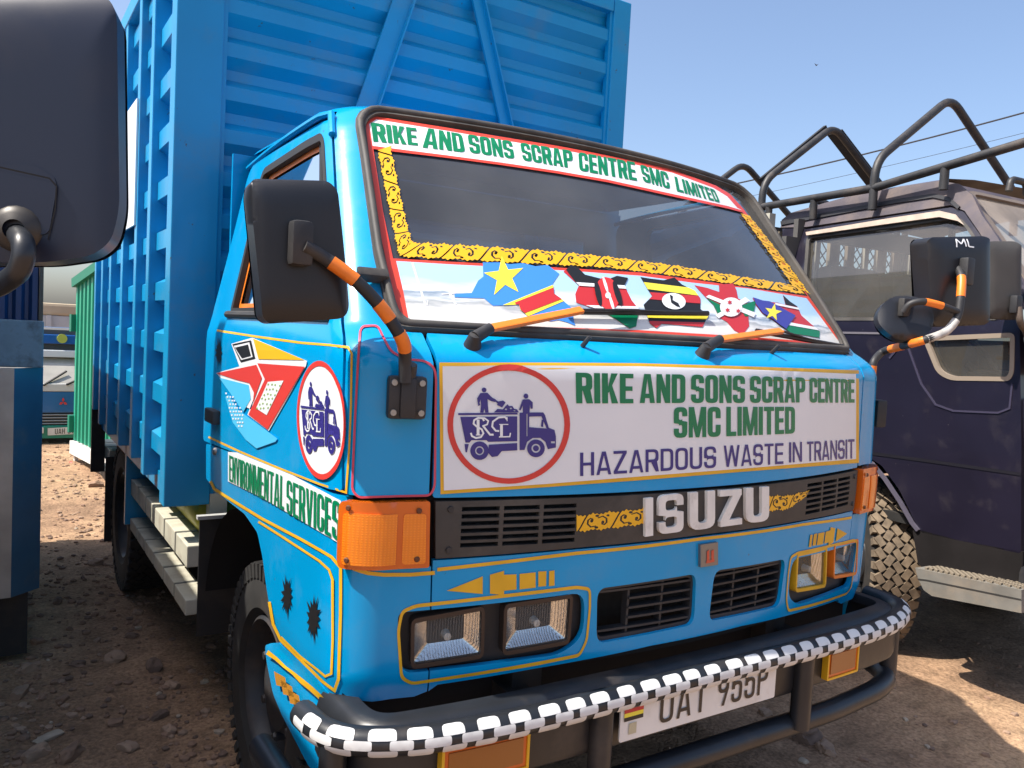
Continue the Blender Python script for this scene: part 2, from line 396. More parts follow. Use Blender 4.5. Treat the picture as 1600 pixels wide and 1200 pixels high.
    if ch == '7': return [A(RC(0, 1 - h, w, 1)), A([(w - t, 1), (w, 1), (w * .5, 0), (w * .5 - t, 0)])], w
    if ch == '4': return [A(RC(w * .66 - t / 2, 0, w * .66 + t / 2, 1)), A(RC(0, .22, w, .22 + h)), A([(0, .3), (w * .66 - t / 2, 1), (w * .66 + t / 2, 1), (t * .9, .26)])], w
    return [], w * .55
def text_ops(s, w, t, h, gap=0.09, space=0.30, r=None):
    """-> list of ops per letter, x scaled so that the line runs 0..1, y 0..1 (up)"""
    x = 0; out = []
    for ch in s:
        if ch == ' ': x += space - gap; continue
        ops, gw = glyph(ch, w, t, h, r)
        out.append([(s_, [(p[0] + x, p[1]) for p in poly]) for s_, poly in ops]); x += gw + gap
    W = x - gap
    return [[(s_, [(p[0] / W, p[1]) for p in poly]) for s_, poly in ops] for ops in out]
def letters(name, s, f, fn, m, parent, off, w=0.46, t=0.17, h=0.14, gap=0.06, space=0.26, step=14, thick=0.0, r=None, each=False):
    """f: (x 0..1, y 0..1 up) -> photo pixel (or surface parameter); one print, or one object for each letter"""
    av = []; af = []; outs = []
    for ops in text_ops(s, w, t, h, gap, space, r):
        vs, fs = lay(mapops(ops, f), step, fn, off, thick)
        if each: outs.append(link(name, mesh_of(name, vs, fs, 30), m, parent)); continue
        n = len(av); av += vs; af += [tuple(i + n for i in q) for q in fs]
    if each: return outs
    return link(name, mesh_of(name, av, af, None), m, parent)
def quadmap(tl, tr, br, bl):
    return homog([bl, br, tr, tl])
def joinops(name, ops_list, step, fn, m, parent, off, thick=0.0):
    av = []; af = []
    for ops in ops_list:
        vs, fs = lay(ops, step, fn, off, thick); n = len(av); av += vs; af += [tuple(i + n for i in q) for q in fs]
    return link(name, mesh_of(name, av, af, None), m, parent)
# ------------------------------------------------------------------ the blue truck's cab skin as a surface S(u, z)
LEV = np.array([  # z, half width, front y at the centre line, bow, corner radius
    (0.38, .847, -.075, .14, .10), (0.62, .85, -.075, .14, .10), (0.645, .857, -.10, .14, .10), (0.70, .862, -.115, .14, .10),
    (1.00, .868, -.122, .14, .10), (1.335, .864, -.117, .14, .10), (1.360, .862, -.105, .14, .10), (1.385, .855, -.065, .13, .10),
    (1.405, .848, -.023, .12, .105), (1.89, .758, .342, .12, .105), (1.925, .742, .375, .12, .11), (1.950, .722, .410, .115, .12), (1.970, .690, .46, .11, .14)])
YB = 1.25
def S(u, z):
    w, yf, b, r = (np.interp(z, LEV[:, 0], LEV[:, i]) for i in (1, 2, 3, 4))
    s = 1 if u >= 0 else -1; a = abs(u); xm = w - r
    fy = lambda x: yf + b * (x / w) ** 2
    if a <= 1: x = a * xm; y = fy(x)
    elif a <= 1.25:
        t = (a - 1) / .25 * math.pi / 2; x = xm + r * math.sin(t); y = fy(xm) + r * (1 - math.cos(t))
    else:
        x = w; y0 = fy(xm) + r; y = y0 + (YB - y0) * (a - 1.25)
    return V((s * x, y, z))
def SN(u, z):
    e = 1e-3; du = S(u + e, z) - S(u - e, z); dz = S(u, z + e) - S(u, z - e); n = du.cross(dz).normalized(); c = S(u, z)
    if n.dot(V((c.x, c.y - .7, 0))) < 0: n = -n
    return n
def fS(u, z): return S(u, z), SN(u, z)
_us = sorted(set([-2.25, 2.25] + [x * .04 for x in range(-56, 57)] + [-1.25, -1, 1, 1.25, -1.0625, -1.125, -1.1875, 1.0625, 1.125, 1.1875]))
_zs = sorted(set(list(LEV[:, 0]) + [0.38 + .02 * i for i in range(80)])); _zs = [z for z in _zs if z <= 1.97]
_sv = []; _sp = []; _sf = []
for z in _zs:
    for u in _us: _sv.append(S(u, z)); _sp.append(V((u, z, 0)))
_n = len(_us)
for j in range(len(_zs) - 1):
    for i in range(_n - 1):
        a = j * _n + i; _sf += [(a, a + 1, a + _n + 1), (a, a + _n + 1, a + _n)]
CABT = BVHTree.FromPolygons(_sv, _sf)
def px_uv(px, py):
    """photo pixel -> (u, z) on the cab skin"""
    d = ray(px, py).normalized(); hit = CABT.ray_cast(CAM, d)
    if hit[0] is None:
        hit = CABT.find_nearest(CAM + d * 2.2)
        for k in range(6):
            tt = (hit[0] - CAM).dot(d); hit = CABT.find_nearest(CAM + d * tt)
        f = _sf[hit[2]]
    else: f = _sf[hit[2]]
    q = barycentric_transform(hit[0], _sv[f[0]], _sv[f[1]], _sv[f[2]], _sp[f[0]], _sp[f[1]], _sp[f[2]])
    return q.x, q.y
def fC(px, py):
    """photo pixel -> point and normal on the cab skin"""
    return fS(*px_uv(px, py))
# ------------------------------------------------------------------ palette
BLUE = mat('blue_cab_paint', (0.0, 0.295, 0.62), rough=0.17, spec=0.35, coat=0.08, var=0.06, vscale=3, dirt=(0.18, 0.25, 0.29), dirt_amt=0.24, dirt_scale=6.0, dirt_low=0.54, chips=(.05, .045, .04), chip_low=.715)
BLUE2 = mat('blue_body_paint', (0.0, 0.275, 0.54), rough=0.42, coat=0.15, var=0.10, vscale=2.5, dirt=(0.16, 0.21, 0.25), dirt_amt=0.4, dirt_scale=4.5, dirt_low=0.54, chips=(.08, .05, .035), chip_scale=26, chip_low=.70, bump=0.15, bscale=9)
BLACKP = mat('black_plastic', (0.022, 0.022, 0.024), rough=0.55, var=0.25, vscale=8, dirt=(0.12, 0.10, 0.085), dirt_amt=0.35, dirt_scale=5, dirt_low=0.52)
GREYP = mat('grey_plastic_trim', (0.034, 0.032, 0.030), rough=0.55, var=0.2, vscale=10, dirt=(0.18, 0.15, 0.12), dirt_amt=0.4, dirt_scale=6, dirt_low=0.5)
RUBBER = mat('seal_rubber', (0.055, 0.051, 0.047), rough=0.65, var=0.3, vscale=14, dirt=(0.20, 0.16, 0.11), dirt_amt=0.5, dirt_scale=4, dirt_low=0.5)
DARK = mat('dark_cavity', (0.008, 0.008, 0.009), rough=0.9)
STEELB = mat('black_painted_steel', (0.016, 0.018, 0.022), rough=0.38, var=0.3, vscale=7, dirt=(0.13, 0.10, 0.075), dirt_amt=0.5, dirt_scale=5, dirt_low=0.54, bump=0.1, bscale=40)
CHASS = mat('chassis_black', (0.02, 0.019, 0.018), rough=0.8, var=0.4, vscale=9, dirt=(0.10, 0.07, 0.05), dirt_amt=0.6, dirt_scale=4, dirt_low=0.48)
WHITE = mat('vinyl_white', (0.74, 0.765, 0.79), rough=0.35, var=0.03, vscale=5)
GREEN = mat('vinyl_green', (0.0, 0.19, 0.075), rough=0.35)
NAVY = mat('vinyl_navy', (0.035, 0.028, 0.20), rough=0.35)
RED = mat('vinyl_red', (0.62, 0.045, 0.035), rough=0.38)
YEL = mat('paint_yellow', (0.72, 0.40, 0.015), rough=0.45, var=0.12, vscale=12)
YELB = mat('vinyl_amber_yellow', (0.80, 0.43, 0.012), rough=0.4)
PINK = mat('paint_red_line', (0.55, 0.06, 0.10), rough=0.45)
BLK = mat('vinyl_black', (0.012, 0.012, 0.013), rough=0.45)
ORANGE = mat('orange_tape', (0.80, 0.20, 0.018), rough=0.4, var=0.1, vscale=30)
CHROME = mat('reflector_chrome', (0.75, 0.76, 0.78), rough=0.12, metal=1.0, var=0.15, vscale=25)
LETTERW = mat('letter_white_paint', (0.72, 0.71, 0.67), rough=0.5, var=0.08, vscale=20, dirt=(0.25, 0.22, 0.18), dirt_amt=0.6, dirt_scale=18, dirt_low=0.55)
SCREW = mat('screw_steel', (0.35, 0.34, 0.32), rough=0.4, metal=0.8)
SEAT = mat('seat_fabric', (0.03, 0.03, 0.034), rough=0.9, var=0.3, vscale=30)

# ------------------------------------------------------------------ the blue truck: cab
truck = thing('cargo_truck', 'bright blue cargo truck with painted cab, scrap company banner and tall slatted cargo body', 'truck', (0, 1.0, 0))
def Zm(ox, oy, k): return lambda pts: [(ox + x / k, oy + y / k) for x, y in pts]
PANEL_T = 0.014
def body(name, uv, holes=(), m=BLUE, both=False, off=0.0, thick=PANEL_T, step=(.03, .012), parent=None):
    ops = [('+', uv)] + [('-', h) for h in holes]
    a = patch(name, ops, step, fS, m, parent or truck, off, thick)
    if both: patch(name, ops, step, fS, m, parent or truck, off, thick, mirror=True)
    return a
mir = lambda poly: [(-u, z) for u, z in poly]
# windscreen opening (outer edge of the rubber), symmetric
WS = round2([(-1.025, 1.398), (1.025, 1.398), (1.058, 1.56), (1.075, 1.80), (1.09, 1.944), (-1.09, 1.944), (-1.075, 1.80), (-1.058, 1.56)], [.05, .05, .01, .01, .075, .075, .01, .01], 6)
WSI = round2([(-.995, 1.414), (.995, 1.414), (1.028, 1.56), (1.045, 1.80), (1.05, 1.927), (-1.05, 1.927), (-1.045, 1.80), (-1.028, 1.56)], [.05, .05, .01, .01, .075, .075, .01, .01], 6)
# front hatch below the windscreen
hatch = body('front_panel', round2([(-.907, 1.068), (.907, 1.068), (.912, 1.34), (.925, 1.396), (-.925, 1.396), (-.912, 1.34)], .008))
# corner panels with the windscreen pillars, one each side, and the windscreen header in the roof skin
cornerL = [(-.917, 1.072), (-1.165, 1.072), (-1.185, 1.20), (-1.188, 1.338), (-1.172, 1.414), (-1.170, 1.938), (-1.085, 1.938), (-1.070, 1.80), (-1.052, 1.56), (-1.022, 1.41), (-.99, 1.396), (-.935, 1.396), (-.922, 1.34)]
body('corner_pillar', round2(cornerL, .006), both=True)
# roof skin: front edge over the windscreen, sides, crown
rv = []; rf = []; us = [-2.25 + i * 4.5 / 90 for i in range(91)]
rows = [(1.937, 0), (1.945, 0), (1.951, 0), (1.958, 0), (1.970, 0)]
for z, _ in rows:
    for u in us: rv.append(S(u, z))
cen = V((0, .86, 2.004))
for k, zz in ((.75, 1.983), (.5, 1.993), (.25, 2.0)):
    for u in us:
        q = S(u, 1.97); rv.append(V((q.x * k, cen.y + (q.y - cen.y) * k, zz)))
rv.append(cen); n = len(us)
for j in range(len(rows) + 2):
    for i in range(n - 1): a = j * n + i; rf.append((a, a + 1, a + n + 1, a + n))
last = (len(rows) + 2) * n
for i in range(n - 1): rf.append((last + i, last + i + 1, len(rv) - 1))
for j in range(len(rows) + 2): rf.append((j * n, (j + 1) * n, (j + 1) * n + n - 1, j * n + n - 1))
roof = MB().add(rv, rf).build('roof', BLUE, truck, 40)
# rain gutter along the door top
for s in (-1, 1):
    g = [S(s * (1.17 + (2.2 - 1.17) * t), 1.915) + V((s * .010, 0, .006 - .035 * t * t)) for t in [i / 16 for i in range(17)]]
    g = [S(s * 1.165, 1.86) + V((s * .008, 0, 0))] + g
    MB().tube(g, .009, 8).build('rain_gutter', BLUE, roof, 40)
# lower front: fascia with lamp and grille openings; lower corners
HL = round2([(-.985, .836), (-.968, .708), (-.52, .716), (-.447, .748), (-.452, .850)], [.02, .03, .03, .05, .04], 5)
HLh = HL
GL = round2([(-.412, .855), (-.040, .861), (-.032, .736), (-.402, .729)], [.03] * 4, 5)
GR = mir(GL)
fascia = [(-.893, .662), (-.87, .676), (-.60, .690), (-.2, .704), (.2, .704), (.60, .690), (.87, .676), (.893, .662), (.899, .940), (.5, .947), (0, .950), (-.5, .947), (-.899, .940)]
low = body('lower_fascia', fascia, holes=[HL, mir(HL), GL, GR])
lowc = [(-.897, .662), (-.93, .652), (-1.05, .650), (-1.12, .656), (-1.158, .668), (-1.165, .80), (-1.160, .922), (-.903, .928)]
lcs = [body('lower_corner', lowc, holes=[HL]), body('lower_corner', mir(lowc), holes=[mir(HL)])]
# black skin added behind all seams so the gaps show as shade
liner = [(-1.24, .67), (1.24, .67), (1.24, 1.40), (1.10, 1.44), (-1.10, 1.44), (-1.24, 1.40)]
patch('gap_shade_skin', [('+', liner), ('-', RC(-.985, .70, -.40, .86)), ('-', RC(.40, .70, .985, .86)), ('-', RC(-.43, .72, .43, .87))], (.05, .05), fS, DARK, truck, off=-.026)
# black grille band with slots
slots = []
for s in (-1, 1):
    cols = [(.50, .60), (.612, .715), (.727, .83)]
    for k in range(6):
        zz = .966 + k * .0148
        for a, b in cols: slots.append([(s * a, zz), (s * b, zz), (s * b, zz + .0090), (s * a, zz + .0090)])
band = body('grille_band', [(-.893, .945), (-.45, .953), (0, .956), (.45, .953), (.893, .945), (.9, 1.061), (-.9, 1.061)], holes=slots, m=GREYP, off=.004, thick=.02)
patch('slot_backing', [(-.88, .955), (.88, .955), (.88, 1.055), (-.88, 1.055)], (.05, .05), fS, DARK, band, off=-.020)
for u, z in ((-.86, .962), (-.86, 1.045), (.87, .965), (.87, 1.045)):
    p, nn = fS(u, z); MB().lathe([(0, .004), (.006, .004), (.007, 0)], p + nn * .004, nn, 10).build('screw', BLACKP, band)

# ------------------------------------------------------------------ doors
dz = lambda u: 1.014 + (u + 2.214) / (2.214 - 1.173) * .060
door_uv = round2([(-2.222, 1.016), (-1.176, 1.078), (-1.192, 1.20), (-1.197, 1.338), (-1.182, 1.414), (-1.180, 1.905), (-1.30, 1.907), (-2.10, 1.888), (-2.16, 1.86), (-2.238, 1.44)], [.02, .01, .01, .01, .01, .01, .05, .03, .06, .02], 4)
win_uv = round2([(-2.02, 1.425), (-1.225, 1.432), (-1.235, 1.862), (-1.40, 1.862), (-1.93, 1.842)], [.02, .02, .03, .05, .05], 5)
WINS = mat('window_rubber', (0.02, 0.02, 0.02), rough=0.6)
GLASS_D = glass('door_glass', (0.35, 0.38, 0.40), film=(.4, .42, .45), film_amt=.05, refl=6.0)
def door(mirror):
    d = patch('door', [('+', door_uv), ('-', win_uv)], (.03, .03), fS, BLUE, truck, 0.002, .03, mirror=mirror)
    g = patch('window_pane', win_uv, (.06, .06), fS, GLASS_D, d, -.016, mirror=mirror)
    patch('window_seal', ring_ops(win_uv, .022), (.05, .05), fS, WINS, d, .004, .02, mirror=mirror)
    inn = [(u * 1.0 + (.02 if u < -1.6 else -.02), z + (.018 if z < 1.6 else -.018)) for u, z in win_uv]
    patch('orange_pinstripe', ring_ops(inn, .018), (.05, .05), fS, ORANGE, d, -.012, mirror=mirror)
    # quarter-light divider bar
    patch('divider_bar', ribbon([(-1.33, 1.43), (-1.285, 1.862)], .022), (.05, .05), fS, WINS, d, -.006, .01, mirror=mirror)
    # recessed pull and handle, key lock
    s = -1
    hu, hz = px_uv(338, 650); p, nn = fS(hu, hz)
    sx = -1 if mirror else 1
    fix = lambda q: V((q.x * sx, q.y, q.z))
    MB().obox(fix(p + nn * .012), V((0, 1, 0)), V((0, 0, 1)), V((1, 0, 0)), .055, .021, .012, .006).build('door_handle', BLACKP, d, 40)
    hu, hz = px_uv(337, 705); q, nn = fS(hu, hz - .0)
    MB().lathe([(0, .008), (.009, .008), (.012, .004), (.013, 0)], fix(q), fix(nn), 14).build('key_lock', SCREW, truck, 40)
    return d
doorL = door(False); doorR = door(True)
# belt moulding under the window
for dd, sx in ((doorL, 1), (doorR, -1)):
    MB().tube([V((S(u, 1.418).x * sx - .004 * sx, S(u, 1.418).y, S(u, 1.418).z)) for u in (-2.05, -1.8, -1.5, -1.24)], .011, 8).build('belt_moulding', GREYP, dd, 40)

# sill and wheel-arch panel, flare under it
sill_px = [(322, 693), (372, 711), (460, 743), (543, 775), (541, 880), (538, 960), (534, 1092), (490, 1052), (437, 1003), (425, 970), (416, 917), (410, 870), (402, 832), (382, 803), (350, 778), (322, 748)]
sill = round2([px_uv(*q) for q in sill_px], .012, 3)
sills = [body('sill_panel', sill, thick=.02), patch('sill_panel', [('+', sill)], (.03, .03), fS, BLUE, truck, 0, .02, mirror=True)]
flare_off = lambda z: .008 * min(1, max(0, (.64 - z) / .03))
def fFl(u, z):
    p, nn = fS(u, z); return p + nn * flare_off(z), (nn + V((0, 0, .35 if z > .60 else 0))).normalized()
fl = round2([px_uv(*q) for q in [(420, 1008), (436, 1004), (490, 1053), (534, 1093), (540, 1150), (528, 1192), (490, 1197), (446, 1114), (433, 1083), (423, 1034)]], .012, 3)
for mm in (False, True): patch('arch_flare', fl, (.03, .02), fFl, BLUE, truck, .002, .03, mirror=mm)
# cab back wall and floor
MB().box((-.84, 1.236, .92), (.84, 1.252, 1.40)).box((-.80, 1.236, 1.40), (-.62, 1.252, 1.93)).box((.62, 1.236, 1.40), (.80, 1.252, 1.93)).box((-.62, 1.236, 1.80), (.62, 1.252, 1.93)).build('cab_back_wall', BLUE, truck)
MB().box((-.80, .05, .90), (.80, 1.23, .93)).build('cab_floor', DARK, truck)
# seats, dashboard and steering wheel behind the glass
for x in (-.42, .0, .42):
    st = MB().obox(V((x, .85, 1.12)), V((1, 0, 0)), V((0, 1, 0)), V((0, 0, 1)), .20, .24, .07, .04).build('seat_base', SEAT, truck, 40)
    MB().obox(V((x, 1.10, 1.42)), V((1, 0, 0)), V((0, 1, .15)).normalized(), V((0, -.15, 1)).normalized(), .20, .055, .28, .05).build('seat_back', SEAT, truck, 40)
MB().obox(V((0, .24, 1.30)), V((1, 0, 0)), V((0, 1, 0)), V((0, 0, 1)), .74, .14, .085, .04).build('dashboard', BLACKP, truck, 40)
sw = [V((-.40, .52, 1.40)) + V((.19 * math.cos(a), .19 * math.sin(a) * .45, .19 * math.sin(a) * .89)) for a in [2 * math.pi * i / 28 for i in range(28)]]
stw = MB().tube(sw, .012, 8, closed=True); stw.tube([V((-.40, .52, 1.40)), V((-.40, .36, 1.22))], .02, 8); stw.bar((-.58, .52, 1.40), (-.22, .52, 1.40), .03, .015)
stw.build('steering_wheel', BLACKP, truck, 40)

# ------------------------------------------------------------------ windscreen
GLASS_W = glass('windscreen_glass', (0.30, 0.31, 0.315), film=(.40, .40, .395), film_amt=.15, refl=1.5)
ws = patch('windscreen', WSI, (.05, .03), fS, GLASS_W, truck, -.004)
seal = patch('windscreen_seal', [('+', WS), ('-', WSI)], (.04, .03), fS, RUBBER, truck, .010, .02)
mid = [((a[0] + b[0]) / 2, (a[1] + b[1]) / 2) for a, b in zip(subdiv(WS, .03), subdiv(WS, .03)[1:])]
# raised bead of the rubber
bead = [fS(u * .983, 1.66 + (z - 1.66) * .978) for u, z in subdiv(WS, (.04, .03))]
MB().tube([p + nn * .011 for p, nn in bead], .009, 8, closed=True).build('seal_bead', RUBBER, seal, 50)
OW = 0.0005
def band_poly(top, bot): return top + bot[::-1]
redO = [(570, 190), (580, 181), (700, 200), (783, 214), (870, 228), (950, 243), (1050, 265), (1118, 290), (1140, 303), (1160, 325), (1200, 378), (1250, 444), (1322, 546), (1150, 537), (1000, 527), (850, 521), (740, 517), (626, 511), (612, 450), (596, 375), (584, 290), (573, 220)]
hdr_b = [(582, 228), (700, 243), (783, 254), (870, 267), (950, 281), (1050, 303), (1137, 322), (1160, 329)]
hdr_t = [(577, 194), (588, 187), (700, 205), (783, 219), (870, 233), (950, 248), (1050, 270), (1115, 294), (1136, 307), (1152, 325)]
body_o = [(583, 233), (700, 247), (783, 258), (870, 271), (950, 285), (1050, 307), (1137, 326), (1160, 332), (1200, 385), (1262, 463), (1083, 437), (1000, 426), (900, 420), (817, 415), (700, 409), (614, 404), (598, 330)]
flag_o = [(619, 408), (700, 413), (817, 419), (900, 424), (1000, 431), (1083, 442), (1170, 451), (1260, 466), (1313, 537), (1150, 525), (1000, 516), (850, 511), (740, 507), (639, 502), (630, 455)]
patch('red_border', [('+', redO), ('-', band_poly(hdr_t, hdr_b)), ('-', body_o), ('-', flag_o)], 18, fC, mat('red_border_film', (.68, .06, .035), rough=.3), ws, OW)
patch('header_strip', band_poly(hdr_t, hdr_b), 18, fC, WHITE, ws, OW)
for wd, q in (('RIKE', ((579, 192), (650, 201), (653, 228), (583, 222))), ('AND', ((663, 200), (721, 210), (727, 239), (660, 231))), ('SONS', ((730, 210), (799, 221), (804, 249), (734, 239))),
              ('SCRAP', ((812, 223), (893, 236), (896, 264), (817, 251))), ('CENTRE', ((903, 238), (991, 254), (995, 283), (905, 267))), ('SMC', ((999, 257), (1042, 270), (1047, 296), (1005, 284))), ('LIMITED', ((1053, 276), (1116, 297), (1125, 317), (1057, 299)))):
    letters('header_lettering', wd, quadmap(*q), fC, GREEN, ws, OW + .0012, w=.44, t=.165, h=.15, gap=.045)
# photo print behind the flags
PRINT = bpy.data.materials.new('banner_photo_print'); PRINT.use_nodes = True
nt = PRINT.node_tree; b = nt.nodes['Principled BSDF']; b.inputs['Roughness'].default_value = .35
geo = nt.nodes.new('ShaderNodeNewGeometry'); sx = nt.nodes.new('ShaderNodeSeparateXYZ'); nt.links.new(geo.outputs['Position'], sx.inputs[0])
tn = nt.nodes.new('ShaderNodeTexNoise'); tn.inputs['Scale'].default_value = 9; tn.inputs['Detail'].default_value = 6
mp = nt.nodes.new('ShaderNodeMapping'); mp.inputs['Scale'].default_value = (1, 1, 5); nt.links.new(geo.outputs['Position'], mp.inputs[0]); nt.links.new(mp.outputs[0], tn.inputs['Vector'])
mz = nt.nodes.new('ShaderNodeMapRange'); mz.inputs[1].default_value = 1.415; mz.inputs[2].default_value = 1.53; nt.links.new(sx.outputs['Z'], mz.inputs[0])
ad = nt.nodes.new('ShaderNodeMath'); ad.operation = 'MULTIPLY_ADD'; ad.inputs[1].default_value = .45; nt.links.new(tn.outputs['Fac'], ad.inputs[0]); nt.links.new(mz.outputs[0], ad.inputs[2])
rp = nt.nodes.new('ShaderNodeValToRGB'); cr = rp.color_ramp
cr.elements[0].position = .2; cr.elements[0].color = (.62, .62, .60, 1); cr.elements[1].position = 1.0; cr.elements[1].color = (.38, .58, .78, 1)
for pos, c in ((.42, (.70, .70, .68, 1)), (.52, (.33, .36, .38, 1)), (.58, (.62, .66, .68, 1)), (.66, (.20, .27, .36, 1)), (.72, (.68, .74, .78, 1)), (.86, (.55, .70, .82, 1))):
    e = cr.elements.new(pos); e.color = c
ms = nt.nodes.new('ShaderNodeMath'); ms.operation = 'SUBTRACT'; ms.inputs[1].default_value = .12; nt.links.new(ad.outputs[0], ms.inputs[0])
nt.links.new(ms.outputs[0], rp.inputs[0]); nt.links.new(rp.outputs[0], b.inputs['Base Color']); MATS['banner_photo_print'] = PRINT
patch('flag_banner', flag_o, 18, fC, PRINT, ws, OW)
# crane and mast lines of the printed harbour picture
harb = [stroke([(644, 411), (665, 478)], 3), stroke([(668, 470), (667, 478)], 2), stroke([(702, 458), (712, 476)], 3), stroke([(690, 460), (712, 458)], 2)]
joinops('harbour_lines', harb, 18, fC, WHITE, ws, OW + .0008)
Z7 = Zm(550, 150, 3); Z8 = Zm(950, 200, 3)
F1, F2, F3, F4 = OW + .0010, OW + .0018, OW + .0026, OW + .0034
FB = mat('flag_blue', (.05, .24, .72), rough=.35); FY = mat('flag_yellow', (.85, .72, .06), rough=.35); FR = mat('flag_red', (.50, .03, .035), rough=.35); FG = mat('flag_green', (.0, .17, .07), rough=.35); FNB = mat('flag_deep_blue', (.045, .05, .30), rough=.35)
drc = Z7([(612, 782), (690, 782), (740, 790), (800, 785), (860, 800), (915, 793), (970, 835), (940, 880), (945, 930), (985, 958), (1025, 992), (1045, 1078), (1005, 1062), (965, 1052), (930, 1058), (860, 1040), (820, 1032), (787, 1004), (780, 980), (660, 985), (618, 950), (480, 945), (480, 930), (560, 925), (590, 868), (615, 848)])
patch('congo_flag_map', drc, 18, fC, FB, ws, F1)
joinops('congo_stripe_edge', [[('+', Z7([(700, 985), (960, 880), (995, 962), (800, 1045)])), ('&', drc)]], 18, fC, FY, ws, F2)
joinops('congo_stripe', [[('+', Z7([(760, 972), (950, 898), (988, 952), (805, 1022)])), ('&', drc)]], 18, fC, FR, ws, F3)
def star(cx, cy, R, r, n=5, rot=0.0, sx=1.0): return [(cx + sx * (R if i % 2 == 0 else r) * math.sin(math.pi * i / n + rot), cy - (R if i % 2 == 0 else r) * math.cos(math.pi * i / n + rot)) for i in range(2 * n)]
patch('congo_star', Z7(star(712, 850, 98, 38, rot=-.12)), 18, fC, FY, ws, F2)
ken = Z7([(990, 825), (1020, 800), (1060, 810), (1090, 840), (1190, 865), (1240, 845), (1292, 855), (1275, 890), (1310, 960), (1342, 1000), (1330, 1082), (1300, 1092), (1240, 1052), (1180, 1015), (1150, 1003), (1050, 970), (1045, 930), (1062, 890)])
patch('kenya_flag_map', ken, 18, fC, FR, ws, F1)
joinops('kenya_black', [[('+', Z7([(980, 790), (1300, 790), (1300, 893), (1050, 880)])), ('&', ken)]], 18, fC, BLK, ws, F2)
joinops('kenya_green', [[('+', Z7([(1000, 1000), (1350, 1000), (1350, 1100), (1000, 1100)])), ('&', ken)]], 18, fC, FG, ws, F2)
joinops('kenya_white', [[('+', Z7([(1040, 876), (1300, 893), (1300, 908), (1040, 891)])), ('&', ken)], [('+', Z7([(1000, 982), (1350, 990), (1350, 1001), (1000, 996)])), ('&', ken)]], 18, fC, WHITE, ws, F3)
patch('kenya_shield', Z7(ell(1195, 930, 55, 78, 18, -.25)), 18, fC, mat('shield_red', (.62, .04, .04), rough=.35), ws, F4)
for _c, _r in ((1150, -.2), (1240, -.3)): joinops('kenya_spear', [[('+', Z7(ell(_c, 930, 14, 62, 12, _r)))]], 18, fC, BLK, ws, F4 + .0006)
joinops('kenya_shield_mark', [[('+', Z7(ell(1195, 940, 13, 15, 10)))], [('+', Z7(ell(1183, 890, 7, 42, 10, -.3)))], [('+', Z7(ell(1212, 975, 7, 42, 10, -.3)))]], 18, fC, WHITE, ws, F4 + .0012)
uga = Z8([(150, 700), (200, 708), (260, 715), (310, 702), (345, 735), (405, 765), (430, 800), (432, 850), (470, 880), (440, 935), (330, 925), (250, 920), (225, 940), (195, 920), (180, 880), (165, 830), (205, 790), (185, 760)])
patch('uganda_flag_map', uga, 18, fC, BLK, ws, F1)
joinops('uganda_yellow', [[('+', Z8([(140, 722), (440, 758), (440, 790), (140, 752)])), ('&', uga)], [('+', Z8([(140, 868), (480, 878), (480, 900), (140, 890)])), ('&', uga)]], 18, fC, FY, ws, F2)
joinops('uganda_red', [[('+', Z8([(140, 768), (440, 790), (440, 826), (140, 800)])), ('&', uga)], [('+', Z8([(140, 905), (480, 915), (480, 950), (140, 945)])), ('&', uga)]], 18, fC, FR, ws, F2)
patch('uganda_disc', Z8(ell(305, 815, 56, 38, 20, .15)), 18, fC, WHITE, ws, F3)
joinops('uganda_crane', [[('+', Z8([(285, 785), (300, 792), (298, 810), (325, 825), (335, 845), (315, 838), (292, 822), (288, 800)]))]], 18, fC, BLK, ws, F4)
bur = Z8([(403, 738), (460, 750), (520, 770), (518, 735), (585, 730), (600, 760), (608, 800), (650, 822), (690, 812), (682, 860), (655, 880), (660, 930), (630, 970), (590, 950), (555, 910), (520, 890), (490, 830), (460, 800)])
patch('burundi_flag_map', bur, 18, fC, FR, ws, F1)
joinops('burundi_green', [[('+', Z8([(440, 790), (540, 838), (510, 895), (440, 830)])), ('&', bur)], [('+', Z8([(612, 838), (720, 800), (700, 880), (640, 885)])), ('&', bur)]], 18, fC, FG, ws, F2)
joinops('burundi_cross', [ [('+', o)] for o in [Z8([(455, 795), (470, 785), (690, 870), (680, 890)]), Z8([(515, 895), (500, 880), (640, 795), (662, 812)])]], 18, fC, WHITE, ws, F3)
patch('burundi_disc', Z8(ell(572, 843, 52, 45, 20)), 18, fC, WHITE, ws, F4)
joinops('burundi_stars', [[('+', Z8(star(c[0], c[1], 13, 6, 6)))] for c in ((565, 822), (555, 858), (605, 862))], 18, fC, FR, ws, F4 + .0008)
ssd = Z8([(675, 797), (720, 812), (790, 820), (830, 830), (818, 785), (850, 815), (885, 838), (905, 880), (950, 920), (990, 955), (988, 985), (930, 975), (860, 965), (800, 925), (770, 900), (720, 870), (690, 830)])
patch('south_sudan_flag_map', ssd, 18, fC, FR, ws, F1)
joinops('south_sudan_black', [[('+', Z8([(800, 770), (900, 770), (900, 843), (775, 818)])), ('&', ssd)]], 18, fC, BLK, ws, F2)
joinops('south_sudan_white', [[('+', Z8([(780, 822), (900, 848), (900, 856), (780, 832)])), ('&', ssd)], [('+', Z8([(840, 912), (990, 940), (990, 952), (840, 926)])), ('&', ssd)]], 18, fC, WHITE, ws, F3)
joinops('south_sudan_green', [[('+', Z8([(800, 918), (1000, 950), (1000, 1000), (800, 980)])), ('&', ssd)]], 18, fC, FG, ws, F2)
joinops('south_sudan_blue', [[('+', Z8([(660, 790), (725, 800), (875, 882), (830, 945), (700, 880)])), ('&', ssd)]], 18, fC, FNB, ws, F4)
